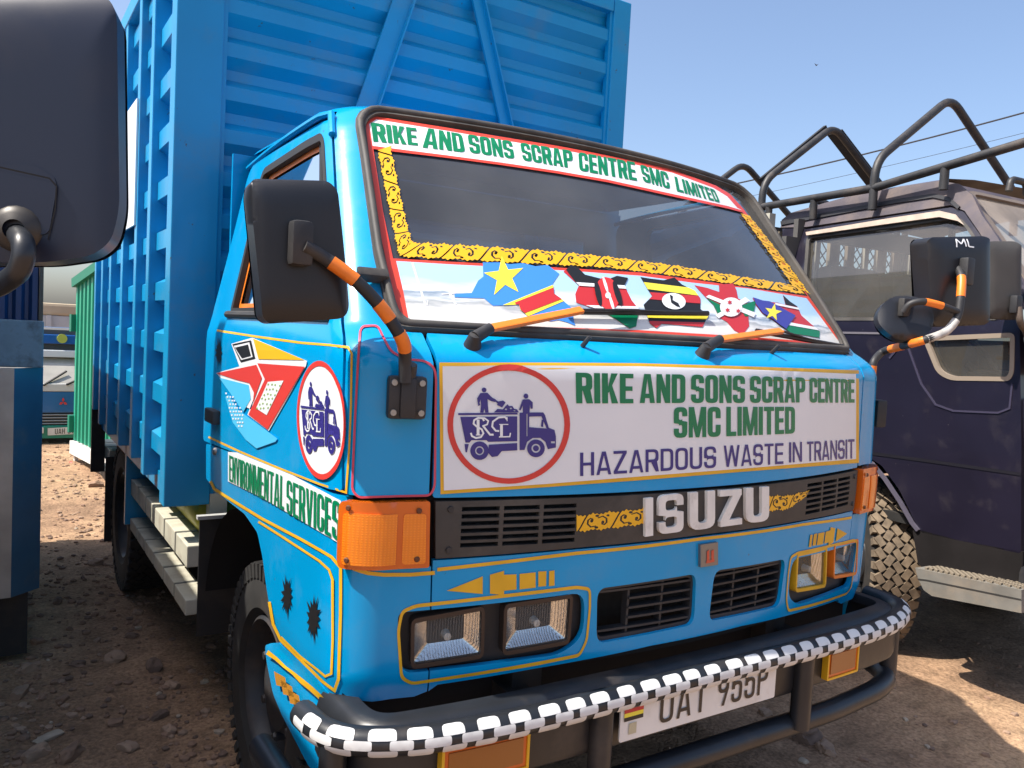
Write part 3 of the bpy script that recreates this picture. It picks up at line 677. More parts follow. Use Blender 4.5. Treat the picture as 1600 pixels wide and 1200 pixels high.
patch('south_sudan_star', Z8(star(768, 868, 42, 17, rot=.2)), 18, fC, FY, ws, F4 + .0008)

# scroll ornament bands: (s along 0..1, t across 0..1) -> pixel
def scroll(name, f, reps, fn, parent, off, asp, m=YELB):
    """asp: length of one repeat over band width"""
    out = []
    wl = 1.0 / reps
    for k in range(reps):
        o = k * wl; g = lambda q: f((o + q[0] * wl, q[1]))
        edge_t = [(i / 16, 1.0 - .09 * abs(math.sin(2 * math.pi * i / 16)) - (.07 if i % 2 else 0)) for i in range(17)]
        edge_b = [(i / 16, .08 * abs(math.cos(2 * math.pi * i / 16)) + (.07 if i % 2 else 0)) for i in range(17)]
        ops = [('+', edge_b + edge_t[::-1])]
        sw_ = [(-.04 + .46 * t, .02 + .96 * (t * t * (3 - 2 * t))) for t in [i / 12 for i in range(13)]]
        ops.append(('-', ribbon(sw_, .05)))
        a = 1.0 / asp
        for cx, cy, a0, sg in ((.46, .56, .3, 1), (.80, .44, 3.6, 1)):
            sp = [(cx + (.05 + .052 * k) * a * math.cos(a0 + sg * k * .85), cy + (.05 + .052 * k) * math.sin(a0 + sg * k * .85)) for k in range(7)]
            ops.append(('-', ribbon(sp, .055)))
            ops.append(('-', ell(cx, cy, .085 * a, .085, 10)))
        for cx, cy, r in ((.63, .80, .07), (.60, .20, .07), (.96, .76, .06)): ops.append(('-', ell(cx, cy, r * 1.5 * a, r, 8, .5)))
        out.append([(s_, [g(q) for q in p]) for s_, p in ops])
    return joinops(name, out, 16, fn, m, parent, off)
def lerp_curve(A, B):
    def at(c, s):
        x = s * (len(c) - 1); i = min(int(x), len(c) - 2); t = x - i
        if x < 0: i = 0; t = x
        return (c[i][0] + (c[i + 1][0] - c[i][0]) * t, c[i][1] + (c[i + 1][1] - c[i][1]) * t)
    return lambda q: tuple(a + (b - a) * q[1] for a, b in zip(at(A, q[0]), at(B, q[0])))
scroll('scroll_ornament', lerp_curve([(588, 236), (597, 280), (606, 325), (614, 365), (622, 402)], [(612, 228), (621, 275), (630, 318), (638, 352), (646, 378)]), 4, fC, ws, F1, 1.9)
scroll('scroll_ornament', lerp_curve([(622, 403), (735, 409), (850, 415), (950, 420), (1050, 432), (1150, 446), (1258, 461)], [(645, 377), (735, 382), (850, 390), (950, 400), (1050, 413), (1150, 430), (1243, 445)]), 11, fC, ws, F1, 2.3)
scroll('scroll_ornament', lerp_curve([(1155, 333), (1181, 369), (1208, 406), (1236, 446)], [(1172, 338), (1201, 374), (1231, 412), (1266, 460)]), 5, fC, ws, F1, 2.0)
# ------------------------------------------------------------------ company sign on the front hatch
D1, D2, D3 = .0030, .0042, .0054
patch('sign_border', [(686, 567), (850, 567), (1000, 568), (1170, 573), (1341, 579), (1341, 723), (1170, 736), (1000, 750), (850, 761), (688, 772)], 18, fC, YEL, hatch, .0020)
sgn = patch('sign_board', [(691, 572), (850, 572), (1000, 573), (1170, 578), (1336, 585), (1336, 717), (1170, 731), (1000, 744), (850, 756), (693, 766)], 18, fC, WHITE, hatch, D1)
for wd, q in (('RIKE', ((898, 582), (988, 584), (988, 630), (899, 630))), ('AND', ((998, 584), (1069, 585), (1069, 629.5), (998, 629.5))), ('SONS', ((1078, 585), (1162, 587), (1162, 629.5), (1078, 629.5))), ('SCRAP', ((1170, 587), (1256, 590), (1256, 628.5), (1170, 629.5))), ('CENTRE', ((1263, 590), (1333, 593), (1333, 629), (1263, 629))),
              ('SMC', ((1051, 636), (1124, 635.5), (1124, 682), (1051, 684))), ('LIMITED', ((1133, 635.5), (1240, 635.5), (1240, 677), (1133, 681.5)))):
    letters('company_lettering', wd, quadmap(*q), fC, GREEN, hatch, D2, w=.44, t=.165, h=.15, gap=.05)
for wd, q in (('HAZARDOUS', ((905, 707), (1117, 697), (1117, 730.5), (905, 743.5))), ('WASTE', ((1129, 696), (1222, 692), (1222, 724.5), (1129, 729.5))), ('IN', ((1231, 691), (1251, 690), (1251, 721), (1231, 722.5))), ('TRANSIT', ((1259, 690), (1333, 686), (1333, 716), (1259, 720.5)))):
    letters('warning_lettering', wd, quadmap(*q), fC, NAVY, hatch, D2, w=.60, t=.135, h=.125, gap=.10)
# round emblem: a loaded tipper with two men, drawn in the coordinates of a circle centred (520, 516)
def emblem(parent, f, fn, o1, o2, o3, step=14, disc=False):
    M_ = lambda ops: [(s_, [f(q) for q in p]) for s_, p in ops]
    if disc: joinops('emblem_disc', [M_([('+', ell(520, 516, 425, 412, 48))])], step, fn, WHITE, parent, o1 - .0008)
    joinops('emblem_ring', [M_([('+', ell(520, 516, 437, 423, 56)), ('-', ell(520, 516, 396, 384, 56))])], step, fn, RED, parent, o1)
    A = lambda p: ('+', p); B = lambda p: ('-', p)
    shapes = [
        [A([(160, 435), (582, 432), (582, 445), (160, 450)])],
        [A([(175, 462), (580, 458), (580, 635), (375, 640), (360, 628), (255, 628), (240, 645), (212, 645)])],
        [A([(597, 432), (700, 430), (765, 430), (778, 450), (805, 540), (845, 555), (855, 600), (855, 680), (798, 692), (780, 640), (745, 612), (690, 612), (650, 640), (632, 697), (597, 699)]), B([(665, 460), (752, 458), (790, 545), (665, 535)]), B(RC(646, 440, 653, 600)), B(RC(820, 636, 848, 650))],
        [A([(755, 480), (768, 484), (764, 535), (748, 530)])],
        [A([(205, 655), (235, 655), (222, 714), (212, 714)])],
        [A([(378, 660), (580, 648), (580, 700), (470, 706), (440, 742), (400, 748), (375, 720)])],
        [A(ell(312, 703, 66, 66, 28)), B(ell(312, 703, 32, 32, 20)), A(ell(312, 703, 23, 23, 16))],
        [A(ell(713, 686, 63, 63, 28)), B(ell(713, 686, 32, 32, 20)), A(ell(713, 686, 21, 21, 16))],
        [A(ell(344, 270, 17, 17, 14)), A([(318, 292), (368, 290), (402, 325), (428, 338), (424, 356), (395, 350), (368, 335), (372, 385), (376, 432), (352, 432), (346, 398), (340, 432), (316, 432), (322, 380), (320, 338), (311, 362), (318, 378), (302, 384), (295, 330)]), A([(424, 338), (445, 352), (480, 345), (497, 360), (472, 395), (437, 378), (440, 366), (424, 352)])],
        [A([(414, 430), (440, 405), (478, 408), (500, 382), (512, 372), (522, 385), (545, 384), (558, 404), (578, 408), (592, 430)]), B(ell(500, 408, 9, 6, 8)), B(ell(535, 402, 8, 6, 8)), B(ell(560, 418, 7, 4, 8))],
        [A(ell(642, 314, 17, 18, 14)), A([(620, 338), (665, 336), (690, 358), (690, 402), (676, 404), (670, 372), (668, 432), (620, 432), (620, 380), (604, 416), (592, 412), (612, 355)])],
    ]
    joinops('emblem_truck', [M_(o) for o in shapes], step, fn, NAVY, parent, o2)
    cv = lambda pts, w: [('+', ribbon(pts, w))]
    Spts = [(345 - 2, 490), (330, 470), (300, 468), (272, 485), (268, 510), (290, 530), (325, 550), (338, 578), (320, 605), (285, 612), (256, 598), (248, 575)]
    mono = [cv(Spts, 13), cv([(300, 480), (300, 590)], 20), cv([(284, 590), (318, 590)], 7), cv([(300, 470), (345, 470), (372, 490), (365, 515), (330, 528)], 11), cv([(335, 525), (385, 588), (410, 588)], 14),
            cv([(505, 478), (490, 462), (445, 466), (405, 495), (400, 530), (425, 560), (450, 562)], 13), cv([(506, 462), (506, 492)], 6), cv([(466, 515), (466, 600)], 20), cv([(450, 515), (515, 515)], 6), cv([(448, 604), (525, 602), (530, 575)], 9)]
    joinops('emblem_monogram', [M_(o) for o in mono], step, fn, WHITE, parent, o3)
f1 = Zm(680, 550, 4.571)
emblem(hatch, lambda q: f1([q])[0], fC, D2, D2 + .0005, D3 + .0006)

# ------------------------------------------------------------------ maker's letters and scrolls on the grille band
for ch, q in (('I', ((1003, 777.5), (1015, 776), (1015, 834.5), (1003, 836.5))), ('S', ((1024, 773), (1062, 769), (1062, 828), (1024, 833))), ('U', ((1072, 768.5), (1111, 765), (1111, 822), (1072, 827.5))), ('Z', ((1119, 765), (1153, 762.5), (1153, 817), (1119, 821.5))), ('U', ((1159, 761.5), (1195, 759), (1195, 812), (1159, 816)))):
    letters('maker_letter', ch, quadmap(*q), fC, LETTERW, truck, .013, w=.64, t=.17 if ch == 'S' else .20, h=.15 if ch == 'S' else .17, thick=.009, r=.17 if ch == 'S' else None, each=True)
scroll('scroll_ornament', lerp_curve([(899, 832), (950, 827), (1003, 820)], [(899, 803), (950, 797), (1003, 792)]), 2, fC, band, .0055, 1.75)
scroll('scroll_ornament', lerp_curve([(1196, 800), (1228, 797), (1256, 776)], [(1196, 772), (1228, 772), (1262, 765)]), 2, fC, band, .0055, 1.3)
# badge in the fascia
bd = [(1091, 850), (1118, 846), (1118, 881), (1091, 885)]
bdg = patch('badge', bd, 10, fC, mat('badge_grey', (.22, .22, .22), rough=.35, metal=.6), truck, .008, .008)
joinops('badge_emblem', [[('+', [(1100, 860), (1104, 857), (1104, 876), (1100, 877)])], [('+', [(1107, 859), (1111, 857), (1111, 874), (1107, 875)])], [('+', [(1099, 875), (1112, 872), (1112, 876), (1099, 879)])]], 10, fC, mat('badge_red', (.55, .08, .04), rough=.4), bdg, .0092)

# ------------------------------------------------------------------ painted lines and arrows
def line(name, pts, w, parent, m=YEL, closed=False, off=.0022, r=0):
    if closed: return patch(name, ring_ops(pts, w), 16, fC, m, parent, off)
    return patch(name, ribbon(pts, w), 16, fC, m, parent, off)
line('painted_line', [(544, 882), (556, 889), (575, 895), (600, 897.5), (640, 897.5), (679, 894.5)], 6, lcs[0])
half_l = [px_uv(*q) for q in [(683, 889.5), (750, 882), (850, 870), (900, 864), (1000, 854), (1094, 841.5)]]
patch('painted_line', ribbon(half_l + [(-u, z) for u, z in half_l[-2::-1]], .0075), (.03, .02), fS, YEL, low, .0022)
ZA = Zm(600, 750, 4); ZB = Zm(900, 750, 3.2)
joinops('painted_arrow', [[('+', ZA(p))] for p in ([(390, 690), (615, 600), (615, 710)], [(660, 590), (748, 565), (748, 590), (825, 587), (825, 682), (748, 690), (748, 718), (660, 708)], [(845, 585), (945, 575), (945, 670), (845, 682)], [(962, 570), (1012, 568), (1010, 660), (962, 665)], [(1030, 567), (1063, 563), (1063, 657), (1028, 662)])], 14, fC, YEL, low, .0022)
arrow = ([(390, 690), (615, 600), (615, 710)], [(660, 590), (748, 565), (748, 590), (825, 587), (825, 682), (748, 690), (748, 718), (660, 708)], [(845, 585), (945, 575), (945, 670), (845, 682)], [(962, 570), (1012, 568), (1010, 660), (962, 665)], [(1030, 567), (1063, 563), (1063, 657), (1028, 662)])
joinops('painted_arrow', [[('+', [(-px_uv(*q)[0], px_uv(*q)[1]) for q in ZA(p)])] for p in arrow], (.03, .02), fS, YEL, low, .0022)
ring_l = round2([px_uv(*q) for q in [(622, 985), (628, 955), (650, 946), (775, 932), (900, 917), (921, 920), (921, 950), (916, 1000), (905, 1023), (850, 1034), (762, 1049), (690, 1060), (643, 1067), (627, 1058)]], .012)
for sg in (1, -1): patch('painted_line', ring_ops([(sg * u, z) for u, z in ring_l], .0075), (.03, .02), fS, YEL, low, .0022)
# red pin line on the corner panel
line('pin_line', round2([(563, 518), (567, 511), (590, 509), (597, 525), (610, 549), (632, 562), (662, 564), (678, 573), (681, 590), (679, 760), (672, 774), (620, 775), (560, 777), (551, 765), (556, 650)], 8), 3.4, truck, PINK, closed=True)
# black moulding line at the door edge
Z5 = Zm(300, 500, 3)
line('painted_line', Z5([(120, 50), (300, 78), (520, 108), (650, 118), (735, 130), (752, 160), (748, 400), (740, 600), (725, 808), (600, 768), (400, 690), (230, 618), (80, 548)]), 3.2, doorL)
line('painted_line', Z5([(90, 755), (108, 792), (200, 850), (330, 930), (520, 1030), (660, 1110), (700, 1160), (700, 1240)]) + [(533, 960), (530, 1060), (524, 1078), (505, 1064), (440, 1000), (428, 975), (422, 940)] , 4.5, sills[0])
line('painted_line', [(405, 815), (440, 837), (500, 876), (516, 890), (521, 905), (521, 1000), (519, 1052), (510, 1056), (470, 1025), (440, 995)], 3.6, sills[0])
def fF(px, py):
    return fFl(*px_uv(px, py))
patch('painted_line', ribbon([(430, 1018), (470, 1052), (520, 1097), (560, 1135)], 5), 14, fF, YEL, truck, .012)
joinops('painted_diamonds', [[('+', [(x - 9, y - 12), (x + 9, y - 2), (x + 12, y + 14), (x - 5, y + 10)])] for x, y in ((450, 1058), (461, 1072), (472, 1086), (482, 1100))], 14, fF, mat('paint_ochre', (.45, .20, .02), rough=.5), truck, .012)
# bursts
def burst(cx, cy, rx, ry, n=13, seed=1):
    rnd = random.Random(seed); return [(cx + (rx * rnd.uniform(.75, 1.15) if i % 2 == 0 else rx * .5) * math.cos(math.pi * i / n), cy + (ry * rnd.uniform(.75, 1.2) if i % 2 == 0 else ry * .52) * math.sin(math.pi * i / n)) for i in range(2 * n)]
for i, (c, r) in enumerate((((450, 931), (10, 35)), ((491, 966), (13, 38)))): patch('painted_burst', burst(*c, *r, seed=i + 3), 14, fC, BLK, sills[0], .0024)
patch('painted_burst', burst(344, 551, 6, 24, seed=9), 14, fC, BLK, doorL, .0044)
# company service strip under the door
strip = patch('service_strip', [('+', [(357.5, 706), (372, 707), (460, 743), (534, 782), (535.5, 851), (470, 812), (410, 777), (357.5, 752)])], 14, fC, WHITE, sills[0], .0024)
for wd, q in (('ENVIRONMENTAL', ((360, 711), (447, 745), (446, 797), (360, 751))), ('SERVICES', ((450, 749), (534, 785), (533, 846), (450, 801)))):
    letters('service_lettering', wd, quadmap(*q), fC, GREEN, sills[0], .0036, w=.44, t=.165, h=.10, gap=.05)
# door graphics
for nm, m, off, pl in (
        ('door_graphic_white', WHITE, .0044, [[(290, 84), (548, 192), (543, 216), (368, 520), (268, 444), (300, 360), (286, 420), (262, 408), (128, 256), (120, 249), (230, 218), (192, 112)]]),
        ('door_graphic_cyan', mat('vinyl_cyan', (.08, .50, .80), rough=.35), .0052, [[(135, 270), (275, 305), (285, 370), (250, 430), (200, 360)], [(268, 452), (410, 555), (402, 570), (312, 602), (262, 562), (200, 480), (165, 360), (180, 350), (225, 420)]]),
        ('door_graphic_red', RED, .0056, [[(122, 250), (312, 210), (338, 272), (296, 388), (300, 340), (278, 296), (215, 280)], [(316, 203), (540, 219), (365, 514), (274, 443), (352, 278)]]),
        ('door_graphic_yellow', YELB, .0056, [[(296, 88), (540, 188), (322, 184)]]),
        ('door_graphic_badge', BLK, .0056, [[(198, 114), (286, 96), (306, 180), (238, 198)]]),
        ('door_graphic_badge_face', WHITE, .0064, [[(206, 122), (280, 106), (296, 174), (242, 188)]]),
        ('door_graphic_badge_core', BLK, .0072, [[(213, 130), (275, 116), (289, 168), (246, 180)]]),
        ('door_graphic_inset', WHITE, .0064, [[(368, 290), (442, 284), (362, 446), (312, 414)]])):
    joinops(nm, [[('+', Z5(p))] for p in pl], 12, fC, m, doorL, off)
rnd = random.Random(4)
joinops('door_graphic_dots', [[('+', Z5(ell(x, y, 3, 5.5, 6, .5)))] for x, y in [(372 + 17 * j - 11 * i + rnd.uniform(-3, 3), 305 + 22 * i + rnd.uniform(-4, 4)) for i in range(6) for j in range(4)] if pip(np.array([[x, y]]), [(368, 290), (442, 284), (362, 446), (312, 414)])[0]], 12, fC, mat('vinyl_leaf_green', (.25, .42, .08), rough=.4), doorL, .0072)
joinops('door_graphic_flecks', [[('+', Z5(RC(x, y, x + 7, y + 8)))] for x, y in [(168 + 13 * j + 6 * (i % 2) + rnd.uniform(-2, 2), 340 + 17 * i) for i in range(10) for j in range(7)] if pip(np.array([[x, y]]), [(162, 330), (200, 350), (250, 430), (248, 490), (225, 505), (190, 450)])[0]], 12, fC, WHITE, doorL, .0060)
fd = homog([(504 / 3 + 300, 178 / 3 + 500), (728 / 3 + 300, 208 / 3 + 500), (732 / 3 + 300, 764 / 3 + 500), (504 / 3 + 300, 728 / 3 + 500)])
emblem(doorL, lambda q: fd(((q[0] - 85) / 870, (q[1] - 95) / 842)), fC, .0060, .0068, .0078, 10, disc=True)

# ------------------------------------------------------------------ lamps
AMBER = bpy.data.materials.new('amber_lens'); AMBER.use_nodes = True; MATS['amber_lens'] = AMBER
nt = AMBER.node_tree; b = nt.nodes['Principled BSDF']; b.inputs['Roughness'].default_value = .12; b.inputs['Coat Weight'].default_value = .6
geo = nt.nodes.new('ShaderNodeNewGeometry')
mp = nt.nodes.new('ShaderNodeMapping'); mp.inputs['Scale'].default_value = (1, 1, 1); nt.links.new(geo.outputs['Position'], mp.inputs[0])
w1 = nt.nodes.new('ShaderNodeTexWave'); w1.bands_direction = 'Z'; w1.inputs['Scale'].default_value = 62; w1.inputs['Distortion'].default_value = .3
w2 = nt.nodes.new('ShaderNodeTexWave'); w2.bands_direction = 'X'; w2.inputs['Scale'].default_value = 45; w2.inputs['Distortion'].default_value = .3
for w_ in (w1, w2): nt.links.new(mp.outputs[0], w_.inputs['Vector'])
mm = nt.nodes.new('ShaderNodeMath'); mm.operation = 'MULTIPLY'; nt.links.new(w1.outputs['Fac'], mm.inputs[0]); nt.links.new(w2.outputs['Fac'], mm.inputs[1])
rp = nt.nodes.new('ShaderNodeValToRGB'); rp.color_ramp.elements[0].color = (.80, .21, .008, 1); rp.color_ramp.elements[1].color = (.90, .26, .010, 1)
nt.links.new(mm.outputs[0], rp.inputs[0]); nt.links.new(rp.outputs[0], b.inputs['Base Color'])
bp = nt.nodes.new('ShaderNodeBump'); bp.inputs['Strength'].default_value = .3; bp.inputs['Distance'].default_value = .001; nt.links.new(mm.outputs[0], bp.inputs['Height']); nt.links.new(bp.outputs[0], b.inputs['Normal'])
b.inputs['Subsurface Weight'].default_value = .25; b.inputs['Subsurface Radius'].default_value = (.02, .008, .002)
AMBER2 = mat('amber_lens_rim', (.62, .12, .008), rough=.18, coat=.4)
lampuv = round2([(-1.168, .929), (-.912, .931), (-.917, 1.064), (-1.168, 1.062)], [.02, .006, .006, .02], 4)
for mm_ in (False, True):
    lp = patch('indicator_lamp', lampuv, (.025, .025), fS, AMBER2, truck, .016, .034, mirror=mm_)
    ii = round2([(-1.150, .938), (-.997, .940), (-.997, 1.040), (-1.150, 1.040)], .01); i2 = round2([(-.982, .940), (-.922, .940), (-.926, 1.040), (-.982, 1.040)], .008)
    patch('lens_field', ii, (.025, .02), fS, AMBER, lp, .019, .003, mirror=mm_); patch('lens_field', i2, (.025, .02), fS, AMBER, lp, .0185, .0026, mirror=mm_)
    for u, z in ((-1.135, .948), (-.945, .950), (-.945, 1.046), (-1.135, 1.05)):
        p, nn = fS(u, z); sx = -1 if mm_ else 1; p = p + nn * .0195; p = V((p.x * sx, p.y, p.z)); nn = V((nn.x * sx, nn.y, nn.z))
        MB().lathe([(0, .003), (.004, .003), (.006, 0)], p, nn, 10).build('screw', mat('rusty_screw', (.12, .04, .015), rough=.6), lp)
LENS = bpy.data.materials.new('headlamp_lens'); LENS.use_nodes = True; MATS['headlamp_lens'] = LENS
nt = LENS.node_tree; N = nt.nodes; L = nt.links; N.clear()
o = N.new('ShaderNodeOutputMaterial'); tr = N.new('ShaderNodeBsdfTransparent'); tr.inputs[0].default_value = (.88, .88, .86, 1); gl = N.new('ShaderNodeBsdfGlossy'); gl.inputs['Roughness'].default_value = .06
ly = N.new('ShaderNodeLayerWeight'); ly.inputs[0].default_value = .14; mx = N.new('ShaderNodeMixShader')
geo = N.new('ShaderNodeNewGeometry'); w1 = N.new('ShaderNodeTexWave'); w1.bands_direction = 'X'; w1.inputs['Scale'].default_value = 55; w1.inputs['Distortion'].default_value = 2.5; w1.inputs['Detail Scale'].default_value = 3
L.new(geo.outputs['Position'], w1.inputs['Vector'])
bp = N.new('ShaderNodeBump'); bp.inputs['Strength'].default_value = .8; bp.inputs['Distance'].default_value = .003; L.new(w1.outputs['Fac'], bp.inputs['Height']); L.new(bp.outputs[0], gl.inputs['Normal']); L.new(bp.outputs[0], ly.inputs['Normal'])
df = N.new('ShaderNodeBsdfDiffuse'); df.inputs[0].default_value = (.75, .73, .68, 1); m0 = N.new('ShaderNodeMixShader'); rr = N.new('ShaderNodeMapRange'); rr.inputs[3].default_value = .02; rr.inputs[4].default_value = .14
L.new(w1.outputs['Fac'], rr.inputs[0]); L.new(rr.outputs[0], m0.inputs[0]); L.new(tr.outputs[0], m0.inputs[1]); L.new(df.outputs[0], m0.inputs[2])
L.new(ly.outputs['Fresnel'], mx.inputs[0]); L.new(m0.outputs[0], mx.inputs[1]); L.new(gl.outputs[0], mx.inputs[2]); L.new(mx.outputs[0], o.inputs[0])
RIM = mat('lamp_rim_brown', (.05, .035, .028), rough=.45, metal=.4)
patch('lamp_bezel', round2([(-.995, .846), (-.975, .700), (-.51, .708), (-.440, .745), (-.445, .858)], .02), (.03, .03), fS, BLACKP, truck, -.026)
patch('lamp_bezel', round2([(-.995, .846), (-.975, .700), (-.51, .708), (-.440, .745), (-.445, .858)], .02), (.03, .03), fS, BLACKP, truck, -.026, mirror=True)
for quad, rim in ((((645, 970), (755, 950), (753, 1025), (644, 1042)), RIM), (((790, 947), (893, 931), (888, 1003), (787, 1021)), RIM),
                  (((1246, 867), (1291, 856), (1289, 915), (1243, 923)), YEL), (((1304, 851), (1340, 844), (1337, 896), (1302, 902)), ORANGE)):
    uvq = [px_uv(*q) for q in quad]; P_ = round2(uvq, .012, 4); c = (sum(p[0] for p in uvq) / 4, sum(p[1] for p in uvq) / 4)
    hl = patch('headlight', ring_ops(P_, .009), (.02, .02), fS, rim, truck, .002, .026)
    patch('lens', P_, (.025, .02), fS, LENS, hl, -.004)
    ov = []; of = []; PP = subdiv(P_, (.03, .02)); n = len(PP)
    for k in (1, .85, .7, .5, .3, .12):
        for q in PP:
            cv_ = c[1] + .022; p, nn = fS(c[0] + (q[0] - c[0]) * k, cv_ + (q[1] - cv_) * k); ov.append(p - nn * (.008 + .026 * (1 - k * k)))
    for j in range(5):
        for i in range(n): of.append((j * n + i, j * n + (i + 1) % n, (j + 1) * n + (i + 1) % n, (j + 1) * n + i))
    of.append(tuple(5 * n + i for i in range(n)))
    rv_ = MB().add(ov, of).build('reflector', mat('lamp_reflector', (.92, .92, .92), rough=.16, metal=1.0), hl, 60)
    p, nn = fS(*c); MB().lathe([(0, .03), (.008, .028), (.011, .0)], p - nn * .034, nn, 12).build('bulb', mat('bulb_glass', (.75, .74, .70), rough=.15), hl, 50)

# ------------------------------------------------------------------ lower grilles, one object for each slat
for gi, poly in enumerate((GL, GR)):
    g = patch('lower_grille', ring_ops([(u * 1.0, z) for u, z in poly], .018), (.03, .03), fS, BLACKP, truck, -.010, .03)
    u0, u1 = (-.412, -.034) if gi == 0 else (.034, .412)
    for k in range(5):
        z = .752 + k * .0225
        a = u0 if (gi == 1 or k in (0, 4)) else u0 + .125
        pts = [fS(a + (u1 - a) * t / 6, z) for t in range(7)]
        m_ = MB()
        for (p, n1), (q, n2) in zip(pts, pts[1:]): m_.bar(p - n1 * .022, q - n2 * .022, .022, .005, (0, 0, 1))
        m_.build('slat', BLACKP, g)
    for t in (.33, .67):
        u = u0 + (u1 - u0) * t; p, nn = fS(u, .735); q, n2 = fS(u, .858)
        MB().bar(p - nn * .024, q - n2 * .024, .006, .018, V((0, 1, 0))).build('mullion', BLACKP, g)
MB().box((-.80, .05, .46), (.80, .07, .67)).build('under_shade_sheet', DARK, truck)  # dark sheet added for the shade between bumper and fascia
MB().box((-.60, .03, .66), (.60, .05, .90)).build('radiator', mat('radiator_core', (.014, .014, .014), rough=.7, var=.4, vscale=60), truck)
MB().lathe([(0, 0), (.05, .005), (.055, .03), (.055, .06)], V((-.27, .0, .79)), (0, 1, 0), 20).build('horn', CHASS, truck, 40)

# ------------------------------------------------------------------ bumper and bull bar
def ybar(x): return -.176 + .055 * max(0, abs(x) - .45) ** 2 / .2
half = [(.15 * i, ybar(.15 * i)) for i in range(0, 6)] + [(.835, -.118), (.885, -.085), (.912, -.03), (.918, .05)]
plan = [(-x, y) for x, y in half[:0:-1]] + half
beamp = [(q.x, q.y) for q in fillet([V((-.866, .10, 0)), V((-.866, -.115, 0)), V((-.60, -.142, 0)), V((-.3, -.149, 0)), V((0, -.151, 0)), V((.3, -.149, 0)), V((.60, -.142, 0)), V((.866, -.115, 0)), V((.866, .10, 0))], .11, 8)]
prof = [(.0, .515), (-.006, .53), (-.006, .622), (0, .642), (.012, .655), (.026, .661), (.052, .661), (.052, .635)]
bv = []; bf = []
for i, (x, y) in enumerate(beamp):
    a = beamp[max(0, i - 1)]; c = beamp[min(len(beamp) - 1, i + 1)]; t = V((c[0] - a[0], c[1] - a[1], 0)).normalized(); nin = V((-t.y, t.x, 0))
    for d, z in prof: bv.append(V((x, y, z)) + nin * d)
k = len(prof)
for i in range(len(beamp) - 1):
    for j in range(k - 1): bf.append((i * k + j, i * k + j + 1, (i + 1) * k + j + 1, (i + 1) * k + j))
bumper = MB().add(bv, bf).build('bumper', STEELB, truck, 40)
tubep = fillet([V((x, y, .638)) for x, y in plan], .05, 4)
rail = MB().tube(tubep, .027, 14).build('bull_bar_rail', STEELB, truck, 50)
lowp = [V((-.905, .36, .425)), V((-.905, .02, .425)), V((-.86, -.08, .425))] + [V((x, ybar(x) + .035, .425)) for x in (-.75, -.5, -.25, 0, .25, .5, .75)] + [V((.86, -.08, .425)), V((.905, .0, .43)), V((.905, .06, .44))]
MB().tube(fillet(lowp, .05, 3), .029, 14).build('bull_bar_rail', STEELB, truck, 50)
for x in (-.895, -.335, .335, .885):
    y = -.06 if abs(x) > .8 else ybar(x) + .012
    MB().tube([(x, y, .425), (x, y, .632)], .026, 14).build('bull_bar_post', STEELB, truck, 50)
for x in (-.45, .45):
    MB().bar((x, -.14, .56), (x, .5, .60), .06, .10).build('bumper_bracket', CHASS, truck)
# white stripes laid in three staggered rows round the rail
def on_rail(s, a):
    """s: metres along rail, a: angle (0 = straight ahead, + = up)"""
    i = 0
    while i < len(tubep) - 2 and s > RL[i + 1]: i += 1
    t = (s - RL[i]) / max(1e-6, RL[i + 1] - RL[i]); p = tubep[i].lerp(tubep[i + 1], t); T = (tubep[i + 1] - tubep[i]).normalized(); out = V((T.y, -T.x, 0))
    nn = (out * math.cos(a) + V((0, 0, 1)) * math.sin(a)).normalized(); return p + nn * .027, nn
RL = [0.0]
for a, c in zip(tubep, tubep[1:]): RL.append(RL[-1] + (c - a).length)
pitch = .0665; s = .02; k = 0
while s < RL[-1] - .06:
    for row, (a0, a1, sh) in enumerate(((.47, 1.32, pitch * .5), (-.18, .46, 0.0), (-.88, -.19, pitch * .5))):
        j = random.uniform(-.004, .004); x0 = s + sh + j; x1 = x0 + (.046 if row == 1 else .047) + random.uniform(-.004, .004)
        if x1 > RL[-1]: continue
        rr_ = [.016, .016, .003, .003] if row == 2 else [.003, .003, .016, .016] if row == 0 else .005
        pl = round2(RC(x0, a0 * .03, x1, a1 * .03), rr_, 3)
        patch('white_stripe', pl, (.016, .006), lambda u, v: on_rail(u, v / .03), WHITE if False else mat('stripe_white', (.62, .62, .61), rough=.45, var=.06, vscale=20, dirt=(.25, .22, .18), dirt_amt=.4, dirt_scale=25, dirt_low=.58), rail, .0012)
    s += pitch; k += 1
# fog/indicator lamps in the bumper
for (x0, x1) in ((-.712, -.525), (.43, .565)):
    f_ = lambda q: (q[0], q[1])
    def fB(x, z):
        t = np.interp(x, [p[0] for p in beamp[10:-10]], [p[1] for p in beamp[10:-10]]); return V((x, t - .006, z)), V((0, -1, 0))
    lm = patch('bumper_lamp', round2(RC(x0, .535, x1, .612), .006), (.03, .03), fB, AMBER2, bumper, .016, .018)
    patch('lamp_rim', [('+', round2(RC(x0 - .003, .532, x1 + .003, .615), .005)), ('-', RC(x0 + .003, .538, x1 - .003, .609))], (.03, .03), fB, YEL, lm, .019, .018)
    patch('lens_field', RC(x0 + .012, .547, x1 - .012, .600), (.03, .03), fB, mat('amber_dark', (.30, .10, .012), rough=.2, coat=.5), lm, .0185, .002)
